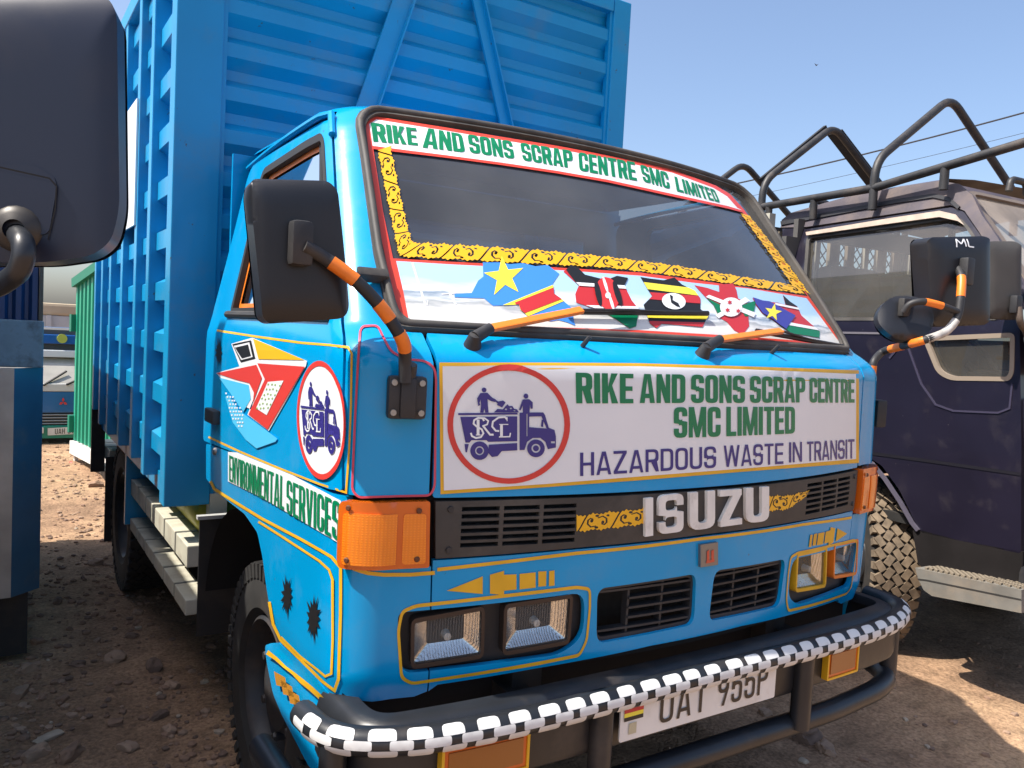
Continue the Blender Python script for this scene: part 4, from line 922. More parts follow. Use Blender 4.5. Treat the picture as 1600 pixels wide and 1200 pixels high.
# number plate
PLW = mat('plate_white', (.74, .72, .68), rough=.45, var=.05, vscale=14, dirt=(.45, .36, .26), dirt_amt=.5, dirt_scale=9, dirt_low=.52)
def fPl(x, z): return V((x, -.172, z)), V((0, -1, 0))
plate = patch('number_plate', round2(RC(-.292, .535, .212, .645), .006), (.1, .1), fPl, PLW, truck, .004, .004)
pf = lambda x0, x1, z0, z1: quadmap((x0, z1), (x1, z1), (x1, z0), (x0, z0))
PK = mat('plate_dark_lettering', (.035, .025, .018), rough=.5)
letters('plate_characters', 'UAT', pf(-.178, -.032, .553, .636), fPl, PK, plate, .0062, w=.50, t=.115, h=.10, gap=.14, step=.05)
letters('plate_characters', '955P', pf(.006, .180, .553, .636), fPl, PK, plate, .0062, w=.46, t=.115, h=.10, gap=.13, step=.05)
for i, m_ in enumerate((BLK, FY, FR)): patch('plate_flag_band', RC(-.283, .580 + i * .009, -.228, .589 + i * .009), (.1, .1), fPl, m_, plate, .006)
patch('plate_sticker', RC(-.268, .549, -.246, .574), (.1, .1), fPl, mat('sticker_tan', (.5, .45, .3), rough=.5), plate, .006)

# ------------------------------------------------------------------ wipers and washer jets
def lift(px, py, h):
    p, nn = fC(px, py); return p + nn * h
for piv, a0, a1, b0, b1 in (((738, 540), (762, 530), (900, 497), (882, 492), (1102, 494)), ((1097, 555), (1118, 545), (1208, 527), (1176, 521), (1312, 545))):
    wp = MB(); p = lift(*piv, .0); nn = fC(*piv)[1]
    wp.lathe([(0, .030), (.012, .028), (.016, .012), (.019, 0)], p, nn, 14); wp.tube([p + nn * .02, lift(*a0, .026)], [.014, .012], 10)
    w_ = wp.build('wiper', BLACKP, truck, 40)
    MB().bar(lift(*a0, .026), lift(*a1, .030), .020, .010, nn, .003).build('wiper_arm', ORANGE, w_)
    bp0, bp1 = lift(*b0, .014), lift(*b1, .012)
    bl = MB(); bm_ = [lift(b0[0] + (b1[0] - b0[0]) * t, b0[1] + (b1[1] - b0[1]) * t, .012) for t in [i / 8 for i in range(9)]]
    bl.tube(bm_, .0045, 6, flat=1.5)
    c = lift((b0[0] + b1[0]) / 2, (b0[1] + b1[1]) / 2, .020); bl.tube([bm_[1], c, bm_[-2]], .0026, 6); bl.tube([lift(*a1, .030), c], .0035, 6)
    bl.build('wiper_blade', BLK, w_)
for q in ((910, 541), (1205, 552)):
    p, nn = fC(*q); MB().tube([p, p + V((.004, -.02, .022))], [.006, .005], 8).build('washer_jet', BLACKP, truck, 40)

# ------------------------------------------------------------------ mirrors
MIRB = mat('mirror_housing', (.012, .013, .017), rough=.40, var=.15, vscale=9, bump=.05, bscale=260)
def mirror_head(name, poly_px, O, nrm, parent, dep=.05, bulge=.018, m=MIRB, extra=None):
    O = V(O); nrm = V(nrm).normalized(); c = V((sum(p[0] for p in poly_px) / len(poly_px), sum(p[1] for p in poly_px) / len(poly_px)))
    R_ = max(abs(p[0] - c.x) for p in poly_px), max(abs(p[1] - c.y) for p in poly_px)
    def f(px, py):
        q = onP(px, py, O, nrm); d = max(abs(px - c.x) / R_[0], abs(py - c.y) / R_[1]); return q + nrm * (bulge * (1 - d ** 8)), nrm
    g = patch(name, poly_px, 9, f, m, parent, 0, dep, smooth=50)
    # glass on the far side
    patch('mirror_glass', poly_px, 30, lambda x, y: (onP(x, y, O, nrm) - nrm * dep, -nrm), CHROME, g, .001)
    return g, f
mp_ = round2([(393, 279), (511, 283), (524, 298), (546, 482), (534, 498), (420, 506), (408, 495), (389, 300)], [16, 8, 12, 12, 10, 8, 12, 10], 4)
mL, fmL = mirror_head('wing_mirror', mp_, (-.95, .0, 1.5), (-.10, -1, .02), truck, dep=.065)
a_ = fmL(463, 372)[0]
MB().obox(a_ + V((0, -.012, -.012)), V((1, 0, 0)), V((0, 1, 0)), V((0, 0, 1)), .020, .018, .040, .010).build('mirror_clamp', BLACKP, mL, 40)
bk = fC(633, 620); bkp = bk[0]
arm_px = [(474, 384, None), (500, 398, .075), (560, 440, .09), (604, 490, .07), (632, 535, .05), (633, 560, .04), (633, 598, .035)]
pts = []
P0 = a_ + V((.01, -.03, -.01)); P1 = fC(633, 598)[0] + bk[1] * .045
t0 = (P0 - CAM).dot(FW); t1 = (P1 - CAM).dot(FW)
for i, (x, y, _) in enumerate(arm_px):
    w_ = i / (len(arm_px) - 1); pts.append(depth(x, y, t0 + (t1 - t0) * min(1, w_ * 1.15)))
armc = fillet(pts, .05, 5)
armL = MB().tube(armc, .0125, 12).build('mirror_arm', BLACKP, mL, 50)
def bands(curve, ranges, r, parent, m=ORANGE):
    Ls = [0.0]
    for a, c in zip(curve, curve[1:]): Ls.append(Ls[-1] + (c - a).length)
    T = Ls[-1]
    def at(s):
        s = max(0, min(1, s)) * T; i = 0
        while i < len(Ls) - 2 and s > Ls[i + 1]: i += 1
        return curve[i].lerp(curve[i + 1], (s - Ls[i]) / max(1e-6, Ls[i + 1] - Ls[i]))
    for a, c in ranges: MB().tube([at(a + (c - a) * k / 6) for k in range(7)], r, 12).build('orange_tape_band', m, parent, 50)
bands(armc, ((.17, .33), (.50, .61), (.70, .81)), .0134, mL)
bn = bk[1]; sx_ = V((0, 0, 1)).cross(bn).normalized()
br = MB(); br.obox(bkp + bn * .016, sx_, V((0, 0, 1)), bn, .038, .042, .016, .009); br.tube([bkp + bn * .02 + V((0, 0, .02)), bkp + bn * .035 + V((0, 0, .065))], .015, 12); br.obox(bkp + bn * .03, sx_, V((0, 0, 1)), bn, .016, .040, .012, .008)
brk = br.build('mirror_bracket', BLACKP, truck, 40)
for i in (-1, 1):
    for j in (-1, 1): MB().lathe([(0, .004), (.006, .004), (.007, 0)], bkp + bn * .032 + sx_ * (i * .027) + V((0, 0, j * .029)), bn, 10).build('screw', SCREW, brk)
# strut clip by the windscreen pillar
q_, n_ = fC(583, 440); MB().obox(q_ + n_ * .02, V((1, 0, 0)), n_, V((1, 0, 0)).cross(n_), .035, .014, .012, .006).build('pillar_clip', GREYP, truck, 40)
# far-side mirrors: a rectangular and a round one on one arm
DM = 2.42
mr = round2([(1452, 371), (1538, 369), (1545, 376), (1543, 500), (1536, 508), (1462, 511), (1452, 503), (1447, 378)], [6] * 8, 4)
O_ = depth(1497, 440, DM); mR, fmR = mirror_head('wing_mirror', mr, O_, (-.25, -1, .0), truck, dep=.06)
ml_ = quadmap((1485, 373), (1515, 374), (1515, 388), (1485, 388)); 
joinops('chalk_letters', [stroke([(1487, 387), (1489, 374), (1495, 382), (1501, 374), (1502, 386)], 2.0), stroke([(1506, 374), (1506, 386), (1514, 387)], 2.0)], 9, fmR, WHITE, mR, .0015)
mo = ell(1415, 497, 44, 35, 30, .12); mO, fmO = mirror_head('round_mirror', mo, depth(1415, 497, DM - .06), (-.75, -1, .35), truck, dep=.03, bulge=.010)
kR = fS(1.17, 1.22); kp = kR[0]; kn = kR[1]
P1 = V((kp.x + .02, kp.y - .02, kp.z)) ; dB = (kp - CAM).dot(FW)
main = [depth(1358, 618, dB - .02), depth(1362, 588, dB - .03), depth(1364, 565, dB - .04), depth(1378, 549, dB), depth(1440, 533, DM - .12), depth(1478, 520, DM - .09), depth(1497, 498, DM - .08), depth(1502, 458, DM - .07), depth(1503, 432, DM - .05), depth(1497, 420, DM - .02)]
mc = fillet(main, .04, 5); armR = MB().tube(mc, .0115, 12).build('mirror_arm', BLACKP, mR, 50)
bands(mc, ((.06, .14), (.30, .40), (.47, .54), (.84, .94)), .0124, mR); bands(mc, ((.55, .73),), .0120, mR, mat('worn_steel_arm', (.45, .43, .40), rough=.5, var=.3, vscale=40))
br2 = fillet([depth(1412, 488, DM - .09), depth(1420, 475, DM - .10), depth(1440, 470, DM - .11), depth(1470, 477, DM - .10), depth(1496, 487, DM - .08)], .03, 4)
MB().tube(br2, .010, 10).build('mirror_arm', BLACKP, mO, 50); bands(br2, ((.38, .68),), .0108, mO)
MB().obox(fmO(1408, 482)[0] + V((0, -.006, 0)), V((1, 0, 0)), V((0, 1, 0)), V((0, 0, 1)), .018, .010, .026, .004).build('mirror_clamp', GREYP, mO, 40)
MB().obox(fmR(1497, 425)[0] + V((0, -.01, 0)), V((1, 0, 0)), V((0, 1, 0)), V((0, 0, 1)), .020, .014, .040, .006).build('mirror_clamp', BLACKP, mR, 40)
s2 = V((0, 0, 1)).cross(kn).normalized(); MB().obox(kp + kn * .018, s2, V((0, 0, 1)), kn, .036, .042, .016, .008).build('mirror_bracket', BLACKP, truck, 40)
# ------------------------------------------------------------------ wheels
TYRE = mat('tyre_rubber', (.022, .021, .020), rough=.8, var=.3, vscale=12, dirt=(.14, .095, .06), dirt_amt=.35, dirt_scale=5, dirt_low=.5)
TYRED = mat('tyre_dusty_tread', (.20, .15, .10), rough=.92, var=.25, vscale=25, dirt=(.05, .042, .035), dirt_amt=.6, dirt_scale=14, dirt_low=.5)
WHEELM = mat('wheel_steel_dark', (.035, .037, .042), rough=.5, metal=.3, var=.3, vscale=10, dirt=(.16, .10, .06), dirt_amt=.5, dirt_scale=6, dirt_low=.48)
def wheel(parent, c, axis, r=.375, w=.19, tread=TYRE, blocks=True, name='wheel', nb=40):
    """axis points to the outer side"""
    c = V(c); axis = V(axis).normalized(); h = w / 2
    prof = [(r * .60, -h * .75), (r * .66, -h * .95), (r * .80, -h), (r * .93, -h * .92), (r * .985, -h * .70), (r * .985, h * .70), (r * .93, h * .92), (r * .80, h), (r * .66, h * .95), (r * .60, h * .75), (r * .585, 0), (r * .60, -h * .75)]
    ty = MB().lathe(prof, c, axis, 48).build(name, TYRE, parent, 35)
    t = V((0, 0, 1)); e1 = t; e2 = axis.cross(e1)
    tb = MB()
    if blocks:
        for k in range(nb):
            for row, (o, sk) in enumerate(((-.72, .06), (-.36, -.06), (0, .06), (.36, -.06), (.72, .06))):
                a = 2 * math.pi * (k + .5 * (row % 2)) / nb; d = e1 * math.cos(a) + e2 * math.sin(a); tg = -e1 * math.sin(a) + e2 * math.cos(a)
                ln = math.pi * 2 * r / nb * .43; ww = w * .074
                tg2 = (tg + axis * sk * 11).normalized(); ax2 = d.cross(tg2)
                tb.obox(c + d * (r * .985 + .003) + axis * (o * h), tg2, ax2, d, ln, ww, .008)
            for o in (-.97, .97):
                a = 2 * math.pi * k / nb; d = e1 * math.cos(a) + e2 * math.sin(a); tg = -e1 * math.sin(a) + e2 * math.cos(a)
                tb.obox(c + d * (r * .945) + axis * (o * h * .92), tg, axis, d, math.pi * 2 * r / nb * .28, .010, .020)
        tb.build('tread', tread, ty)
    rim = MB().lathe([(r * .60, h * .78), (r * .57, h * .86), (r * .54, h * .74), (r * .52, h * .30), (r * .40, h * .16), (r * .33, h * .26), (r * .28, h * .55), (r * .18, h * .58), (r * .15, h * .66), (0, h * .68)], c, axis, 40)
    rm = rim.build('rim', WHEELM, ty, 40)
    for k in range(6):
        a = 2 * math.pi * k / 6; d = e1 * math.cos(a) + e2 * math.sin(a)
        MB().lathe([(0, .035), (.012, .035), (.014, .028), (.014, 0)], c + d * (r * .36) + axis * (h * .2), axis, 6).build('wheel_nut', WHEELM, ty)
    return ty
wheel(truck, (-.705, .75, .362), (-1, 0, .0), r=.362, nb=60); wheel(truck, (.705, .75, .362), (1, 0, 0), r=.362)
for s in (-1, 1):
    wheel(truck, (s * .775, 3.06, .375), (s, 0, 0), blocks=(s < 0)); wheel(truck, (s * .56, 3.06, .375), (s, 0, 0), blocks=False)
# ------------------------------------------------------------------ chassis
MB().box((-.46, .0, .52), (-.38, 3.85, .70)).build('chassis_rail', CHASS, truck); MB().box((.38, .0, .52), (.46, 3.85, .70)).build('chassis_rail', CHASS, truck)
MB().tube([(-.70, .75, .362), (.70, .75, .362)], .045, 12).build('axle', CHASS, truck, 40); MB().tube([(-.70, 3.06, .375), (.70, 3.06, .375)], .06, 12).build('axle', CHASS, truck, 40)
MB().box((-.35, .30, .45), (.35, 1.35, .88)).build('engine_block', CHASS, truck)
for s in (-1, 1):
    a = MB()
    n_ = 14; vs = []; fs = []
    for i in range(n_ + 1):
        t = math.pi * (.06 + .88 * i / n_)
        for x in (.46, .835): vs.append(V((s * x, .82 - .47 * math.cos(t), .42 + .45 * math.sin(t))))
    for i in range(n_): fs.append((2 * i, 2 * i + 1, 2 * i + 3, 2 * i + 2))
    a.add(vs, fs).build('wheel_house', DARK, truck, 60, fix=False)
    MB().box((s * .845, 1.345, .33), (s * .42, 1.352, .735)).build('mud_flap', mat('flap_rubber', (.016, .016, .017), rough=.6, dirt=(.10, .07, .05), dirt_amt=.5, dirt_scale=6, dirt_low=.5), truck)
    MB().box((s * .855, 1.33, .733), (s * .62, 1.356, .745)).build('flap_lip', mat('lit_lip_grey', (.42, .42, .40), rough=.5), truck)  # pale grey carries the sunlight on the flap's top lip
    MB().box((s * .90, 3.43, .15), (s * .60, 3.44, .62)).build('mud_flap', MATS['flap_rubber'], truck)
    MB().box((s * .95, 3.66, .50), (s * .88, 3.69, .88)).build('mud_flap', MATS['flap_rubber'], truck)
    MB().box((s * .90, 2.66, .42), (s * .80, 2.69, .80)).build('side_guard_plate', BLUE2, truck)
tk = MB().lathe([(0, -.02), (.05, -.012), (.078, .02), (.082, .05), (.082, .52), (.05, .56), (0, .565)], V((-.74, 1.50, .69)), (0, 1, 0), 22).build('air_tank', mat('tank_yellow', (.42, .40, .03), rough=.4, dirt=(.10, .09, .05), dirt_amt=.5, dirt_scale=9, dirt_low=.5), truck, 40)
MB().box((-.72, 1.62, .50), (-.48, 2.15, .78), .03).build('battery_box', CHASS, truck, 40)

# ------------------------------------------------------------------ side guard rails: cream painted blocks with dark gaps
CREAM = mat('guard_cream', (.52, .50, .40), rough=.6, var=.12, vscale=15, dirt=(.22, .15, .09), dirt_amt=.55, dirt_scale=7, dirt_low=.52)
GAPG = mat('guard_gap_grey', (.06, .06, .06), rough=.6)
def guard(s, y0, y1, z0, z1, nb):
    X0, X1 = s * .800, s * .880
    g = MB().box((X0 + s * .004, y0 + .03, z0 + .004), (X1 - s * .004, y1 - .01, z1 - .004)).build('guard_rail', GAPG, truck)
    L_ = (y1 - y0) / nb
    for k in range(nb):
        a, b_ = y0 + k * L_, y0 + (k + 1) * L_ - .022
        if k == 0:
            pr = [V((X0, a + .075, z0)), V((X1, a, z0)), V((X1, b_, z0)), V((X0, b_, z0))]
            if s < 0: pr = [V((X0, a, z0)), V((X1, a + .0, z0)), V((X1, b_, z0)), V((X0, b_, z0))]
            MB().box((X0, a, z0), (X1, b_, z1), .004).build('painted_block', CREAM, g)
        else: MB().box((X0, a, z0), (X1, b_, z1), .004).build('painted_block', CREAM, g)
for s in (-1, 1):
    guard(s, 1.36, 2.66, .566, .640, 6); guard(s, 1.36, 2.66, .402, .455, 6)
    guard(s, 3.46, 3.95, .575, .650, 3); guard(s, 3.46, 3.95, .45, .505, 3)
    for y in (1.42, 1.95, 2.5, 3.55, 3.85): MB().box((s * .798, y, .43), (s * .74, y + .05, .80)).build('guard_upright', CREAM, truck)
# ------------------------------------------------------------------ cargo body
BB, BT, BTS = .80, 2.90, 2.69
def fold(name, prof, a, b_, m, parent, smooth=None):
    """ribbed sheet: prof is a list of points (V), swept from offset a to offset b (V)"""
    a = V(a); b_ = V(b_); n = len(prof); vs = [p + a for p in prof] + [p + b_ for p in prof]
    return MB().add(vs, [(i, i + 1, n + i + 1, n + i) for i in range(n - 1)]).build(name, m, parent, smooth, fix=False)
# ribbed front sheet
pr = []; z = BB + .03
P_ = .1437
z = 2.43 - 11 * P_
while z < BT:
    pr += [V((0, 1.464, z - .036)), V((0, 1.430, z)), V((0, 1.430, z + .046)), V((0, 1.464, z + .074))]
    z += P_
pr = [p for p in pr if BB <= p.z <= BT]
fsheet = fold('front_sheet', pr, (-.812, 0, 0), (.852, 0, 0), BLUE2, truck)
# corner posts: folded channel section
for s, xi, xo in ((-1, .800, .948), (1, .845, .940)):
    MB().box((s * xi, 1.415, .765), (s * xo, 1.50, BT), .004).build('corner_post', BLUE2, truck)
    MB().box((s * (xi - .014), 1.424, .80), (s * xi, 1.45, BT - .01)).build('post_flange', BLUE2, truck)
MB().box((-.84, 1.412, BT - .06), (.84, 1.47, BT + .004), .004).build('top_rail', BLUE2, truck)
# two leaning braces on the front sheet
for p0, p1, w_ in ((V((-.158, 1.418, 2.63)), V((-.281, 1.418, 2.229)), .075), (V((.156, 1.418, 2.712)), V((.309, 1.418, 2.268)), .045)):
    d = (p1 - p0); q0 = p0 - d * .55 if w_ > .05 else p0 - d * .38; q1 = p1 + d * 1.6
    MB().bar(q0, q1, .012, w_, (1, 0, 0)).bar(q0 + V((w_ / 2, -.012, 0)), q1 + V((w_ / 2, -.012, 0)), .030, .006, (1, 0, 0)).build('front_brace', BLUE2, truck)
# ribbed sides and upright channel posts
for s in (-1, 1):
    pr = []; z = BB + .02; k = 0
    while z < BTS - .19:
        pr += [V((s * .862, 0, z)), V((s * .862, 0, z + .050)), V((s * .925, 0, z + .085)), V((s * .925, 0, z + .150))]
        z += .185
    fold('side_sheet', pr, (0, 1.48, 0), (0, 3.70, 0), BLUE2, truck)
    for y, bz in ((1.835, .80), (2.15, .815), (2.545, .81), (2.96, .805), (3.30, .815), (3.62, .86)):
        MB().box((s * .950, y, bz), (s * .858, y + .062, BTS), .004).build('side_post', BLUE2, truck)
    MB().box((s * .955, 1.50, BTS - .02), (s * .87, 3.72, BTS + .05), .004).build('top_rail', BLUE2, truck)
    MB().box((s * .90, 1.48, BB - .05), (s * .82, 3.72, BB + .02)).build('bottom_rail', BLUE2, truck)
MB().box((-.93, 3.70, BB), (.93, 3.73, BTS)).build('rear_door', BLUE2, truck)
MB().box((-.88, 1.47, BB - .02), (.88, 3.70, BB + .0)).build('bed_floor', CHASS, truck)
MB().box((-.958, 2.17, 1.765), (-.951, 3.05, 2.27)).build('side_sign', WHITE, truck)
# ------------------------------------------------------------------ the dark purple truck on the right
PA = math.radians(4); PU = V((math.sin(PA), math.cos(PA), 0)); PN = V((math.cos(PA), -math.sin(PA), 0)); PO = V((2.0, .5, 0)); UPZ = V((0, 0, 1))
ptruck = thing('parked_truck', 'dark purple truck with a roof rack of black hoops and dusty front tyre', 'truck', tuple(PO))
PURP = mat('dark_purple_paint', (.013, .011, .022), rough=.30, coat=.35, var=.15, vscale=4, dirt=(.09, .075, .07), dirt_amt=.28, dirt_scale=7, dirt_low=.55, chips=(.22, .20, .20), chip_scale=30, chip_low=.735)
PURPR = mat('dusty_roof_paint', (.075, .062, .075), rough=.55, var=.2, vscale=6, dirt=(.20, .15, .12), dirt_amt=.6, dirt_scale=5, dirt_low=.48)
GREYC = mat('step_grey_plastic', (.17, .16, .14), rough=.75, var=.2, vscale=10, dirt=(.30, .23, .16), dirt_amt=.6, dirt_scale=6, dirt_low=.48)
RACK = mat('rack_black_tube', (.028, .027, .027), rough=.5, var=.3, vscale=12, dirt=(.16, .12, .09), dirt_amt=.45, dirt_scale=9, dirt_low=.52)
def PL(s, d, z): return PO + PU * s + PN * d + UPZ * z
def tumble(z): return 0.0 if z < 1.5 else .16 * ((z - 1.5) / .6) ** 1.3 * min(1, 1)
def fP(px, py, base=0.0):
    d_ = base
    for _ in range(4):
        q = onP(px, py, PO + PN * d_, PN); d_ = base + tumble(q.z)
    return q, (-PN + UPZ * (.0 if q.z < 1.5 else .28)).normalized()
Zp = Zm(1200, 280, 3.53); Zq = Zm(1340, 560, 2.5)
side_win = round2(Zp([(222, 318), (700, 258), (1000, 214), (1062, 226), (1098, 262), (1190, 400), (1250, 600), (1262, 770), (865, 772), (395, 772), (190, 770)]), [8, 2, 4, 4, 4, 4, 4, 4, 2, 2, 4], 4)
vent_win = round2(Zp([(868, 880), (942, 1062), (1010, 1098), (1328, 1102), (1346, 1062), (1350, 860)]), [6, 10, 10, 8, 6, 6], 4)
p_door = round2(Zp([(150, 270), (215, 275), (700, 200), (1010, 155), (1080, 180), (1180, 320), (1300, 480)]) + [(1592, 470), (1594, 560), (1596, 700), (1595, 865), (1440, 832), (1428, 812), (1405, 765), (1378, 728), (1345, 706), (1300, 690), (1240, 680), (1240, 420)], 3)
pd = patch('door', [('+', p_door), ('-', side_win), ('-', vent_win)], 14, fP, PURP, ptruck, 0, .03)
crease = patch('crease_shade_line', ribbon([(1300, 697), (1345, 706), (1450, 720), (1596, 741)], 5), 16, fP, mat('crease_shade_paint', (.008, .007, .012), rough=.5), pd, .0025)  # dark flat strip painted for the shade along the door crease
patch('edge_trim', ribbon(Zq([(12, 388), (60, 410), (110, 470), (170, 560), (215, 640), (240, 672)]), 5), 12, fP, mat('arch_lip', (.10, .09, .12), rough=.35), ptruck, .012, .012)
PGL = glass('dusty_side_glass', (.55, .56, .52), film=(.34, .31, .26), film_amt=.15)
pw = patch('side_window', side_win, 16, fP, PGL, pd, -.015); patch('vent_window', vent_win, 16, fP, PGL, pd, -.015)
patch('window_rubber', ring_ops(side_win, 5), 14, fP, RUBBER, pd, .003, .015)
patch('vent_rubber', ring_ops(vent_win, 7), 14, fP, mat('vent_trim_tan', (.26, .21, .16), rough=.6), pd, .003, .015)
patch('rain_deflector', Zp([(222, 300), (700, 222), (960, 184), (1050, 205), (1095, 262), (1060, 240), (960, 218), (700, 252), (226, 318)]), 14, fP, mat('deflector_tan', (.42, .33, .26), rough=.45, var=.15, vscale=20), pd, .022, .008)
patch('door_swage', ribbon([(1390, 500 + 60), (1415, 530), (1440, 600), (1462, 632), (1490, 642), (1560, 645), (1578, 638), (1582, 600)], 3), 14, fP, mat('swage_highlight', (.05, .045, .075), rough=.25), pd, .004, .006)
patch('window_ledge', ribbon([(1316, 520), (1383, 521)], 3), 14, fP, mat('ledge_grey', (.14, .13, .15), rough=.5), pd, .003)
# rear pillar of the cab
patch('rear_pillar', [(1222, 354), (1242, 352), (1242, 690), (1224, 680)], 14, fP, PURP, ptruck, -.002, .03)
# roof: side rail, front corner and top sheet
rp_ = [(1220, 356), (1222, 350), (1222, 344), (1236, 333), (1330, 306), (1400, 294), (1470, 283), (1500, 288), (1520, 305), (1534, 335), (1560, 372), (1594, 440), (1594, 474), (1566, 420), (1530, 362), (1508, 330), (1486, 321), (1400, 334), (1260, 355)]
patch('roof_side', rp_, 10, fP, PURPR, ptruck, .004, .03)
patch('gutter', ribbon([(1222, 350), (1300, 335), (1400, 316), (1460, 307), (1484, 312), (1500, 326)], 6), 12, fP, mat('gutter_black', (.012, .012, .016), rough=.5), ptruck, .012, .014)
edge = [fP(x, y)[0] for x, y in ((1222, 344), (1236, 333), (1280, 320), (1330, 306), (1400, 294), (1470, 283))]
rfv = []; rff = []
for p in edge:
    s_, d_, z_ = (p - PO).dot(PU), (p - PO).dot(PN), p.z
    rfv += [p, PL(s_, d_ + .05, z_ + .018), PL(s_, d_ + .25, z_ + .04), PL(s_, .85, z_ + .055), PL(s_, 1.55, z_ + .02)]
for i in range(len(edge) - 1):
    for j in range(4): rff.append((i * 5 + j, i * 5 + j + 1, i * 5 + j + 6, i * 5 + j + 5))
MB().add(rfv, rff).build('roof', PURPR, ptruck, 60)
# windscreen and its frame, leaning
t0_, t1_ = fP(1492, 290)[0], fP(1594, 445)[0]
WQ = [t0_ + PN * .0, t0_ + PN * 1.42, t1_ + PN * 1.55, t1_]
fr = MB()
fwd = (t1_ - t0_).normalized()
def wsq(a, b_): return WQ[0].lerp(WQ[1], a).lerp(WQ[3].lerp(WQ[2], a), b_)
wn_ = (WQ[1] - WQ[0]).cross(WQ[3] - WQ[0]).normalized()
if wn_.dot(PU) > 0: wn_ = -wn_
fW = lambda a, b_: (wsq(a, b_), wn_)
patch('windscreen_frame', [('+', RC(.0, -.02, 1, 1.6)), ('-', round2(RC(.055, .05, .945, 1.5), .05))], (.1, .1), fW, PURPR, ptruck, .0, .04)
patch('windscreen_rubber', ring_ops(round2(RC(.055, .05, .945, 1.5), .05), .035), (.08, .08), fW, mat('dusty_rubber', (.16, .13, .11), rough=.7), ptruck, .006, .02)
patch('windscreen', round2(RC(.05, .045, .95, 1.52), .05), (.1, .1), fW, glass('dusty_windscreen', (.45, .44, .40), film=(.42, .35, .28), film_amt=.55, refl=.5), ptruck, -.006)
# cab body behind: front, floor, back with window
bf_ = fP(1594, 700)[0]; sF = (bf_ - PO).dot(PU)
MB().obox(PL(sF - .02, .80, .80), PU, PN, UPZ, .03, .78, .36).build('front_wall', PURP, ptruck)
MB().obox(PL(.25, 1.57, 1.08), PU, PN, UPZ, .70, .02, .44).build('far_door', PURP, ptruck)
MB().obox(PL(.25, .80, .66), PU, PN, UPZ, .70, .74, .02).build('cab_floor', CHASS, ptruck)
bw = MB(); 
for a, b_, c, d_ in ((.02, 1.55, .70, 1.50), (.10, 1.50, 2.0, 2.10), (.02, .24, 1.5, 2.0), (1.36, 1.52, 1.5, 2.0)): bw.obox(PL(.93, (a + b_) / 2, (c + d_) / 2), PU, PN, UPZ, .015, (b_ - a) / 2, (d_ - c) / 2)
bw.build('cab_back_wall', mat('cab_lining', (.09, .085, .08), rough=.8), ptruck)
for d0 in (.36, .85, 1.22):
    MB().obox(PL(.55, d0, 1.05), PU, PN, UPZ, .25, .20, .09, .05).obox(PL(.74, d0, 1.50), (PU + UPZ * -.15).normalized(), PN, (UPZ + PU * .15).normalized(), .06, .20, .36, .05).build('seat', mat('dusty_seat', (.045, .042, .040), rough=.9, var=.3, vscale=20), ptruck, 40)
MB().obox(PL(-.22, .80, 1.22), PU, PN, UPZ, .16, .72, .14, .05).build('dashboard', mat('dusty_dash', (.16, .15, .13), rough=.8), ptruck, 40)
sw = [PL(.10, .38, 1.38) + PN * (.2 * math.cos(a)) + (UPZ * .8 + PU * .6) * (.2 * math.sin(a)) for a in [2 * math.pi * i / 24 for i in range(24)]]
MB().tube(sw, .013, 8, closed=True).tube([PL(.10, .38, 1.38), PL(-.12, .38, 1.2)], .02, 8).build('steering_wheel', BLACKP, ptruck, 40)
# lower sill and step
patch('sill_panel', Zq([(215, 672), (250, 672), (400, 712), (645, 756), (645, 900), (480, 858), (330, 815), (255, 820), (235, 800)]), 14, fP, mat('sill_shaded_plastic', (.014, .012, .012), rough=.8, spec=.15, var=.25, vscale=8), ptruck, .0, .02)  # dark plastic, its colour lowered further for the shade on the sill
st0, st1 = fP(*Zq([(238, 812)])[0])[0], fP(*Zq([(645, 905)])[0])[0]
def fSt(px, py): return onP(px, py, PO - PN * .10, PN), -PN
stp = Zq([(225, 818), (262, 826), (640, 905), (640, 995), (290, 928), (258, 905), (236, 862)])
stpo = patch('step', stp, 12, fSt, GREYC, ptruck, 0, .10)
patch('step_seam', ribbon(Zq([(236, 862), (270, 866), (640, 942)]), 2), 12, fSt, mat('seam_dark', (.03, .028, .025), rough=.8), stpo, .002)
fr_a = [fSt(*q)[0] for q in Zq([(262, 826), (360, 847), (470, 870), (640, 905)])]
tv = []; tf = []
for p in fr_a: tv += [p, p + PN * .11 + UPZ * .004]
for i in range(3): tf.append((2 * i, 2 * i + 1, 2 * i + 3, 2 * i + 2))
MB().add(tv, tf).build('step_top', GREYC, stpo, None, fix=False)
stud = MB()
for i in range(30):
    t = i / 29 * 3; j = min(int(t), 2); p = fr_a[j].lerp(fr_a[j + 1], t - j)
    for k in range(4): q = p + PN * (.014 + .024 * k + .012 * (i % 2)) + UPZ * .005; stud.obox(q, PU, PN, UPZ, .005, .007, .004)
so = stud.build('tread_studs', mat('tread_grip', (.22, .18, .13), rough=.9), stpo); so['kind'] = 'stuff'
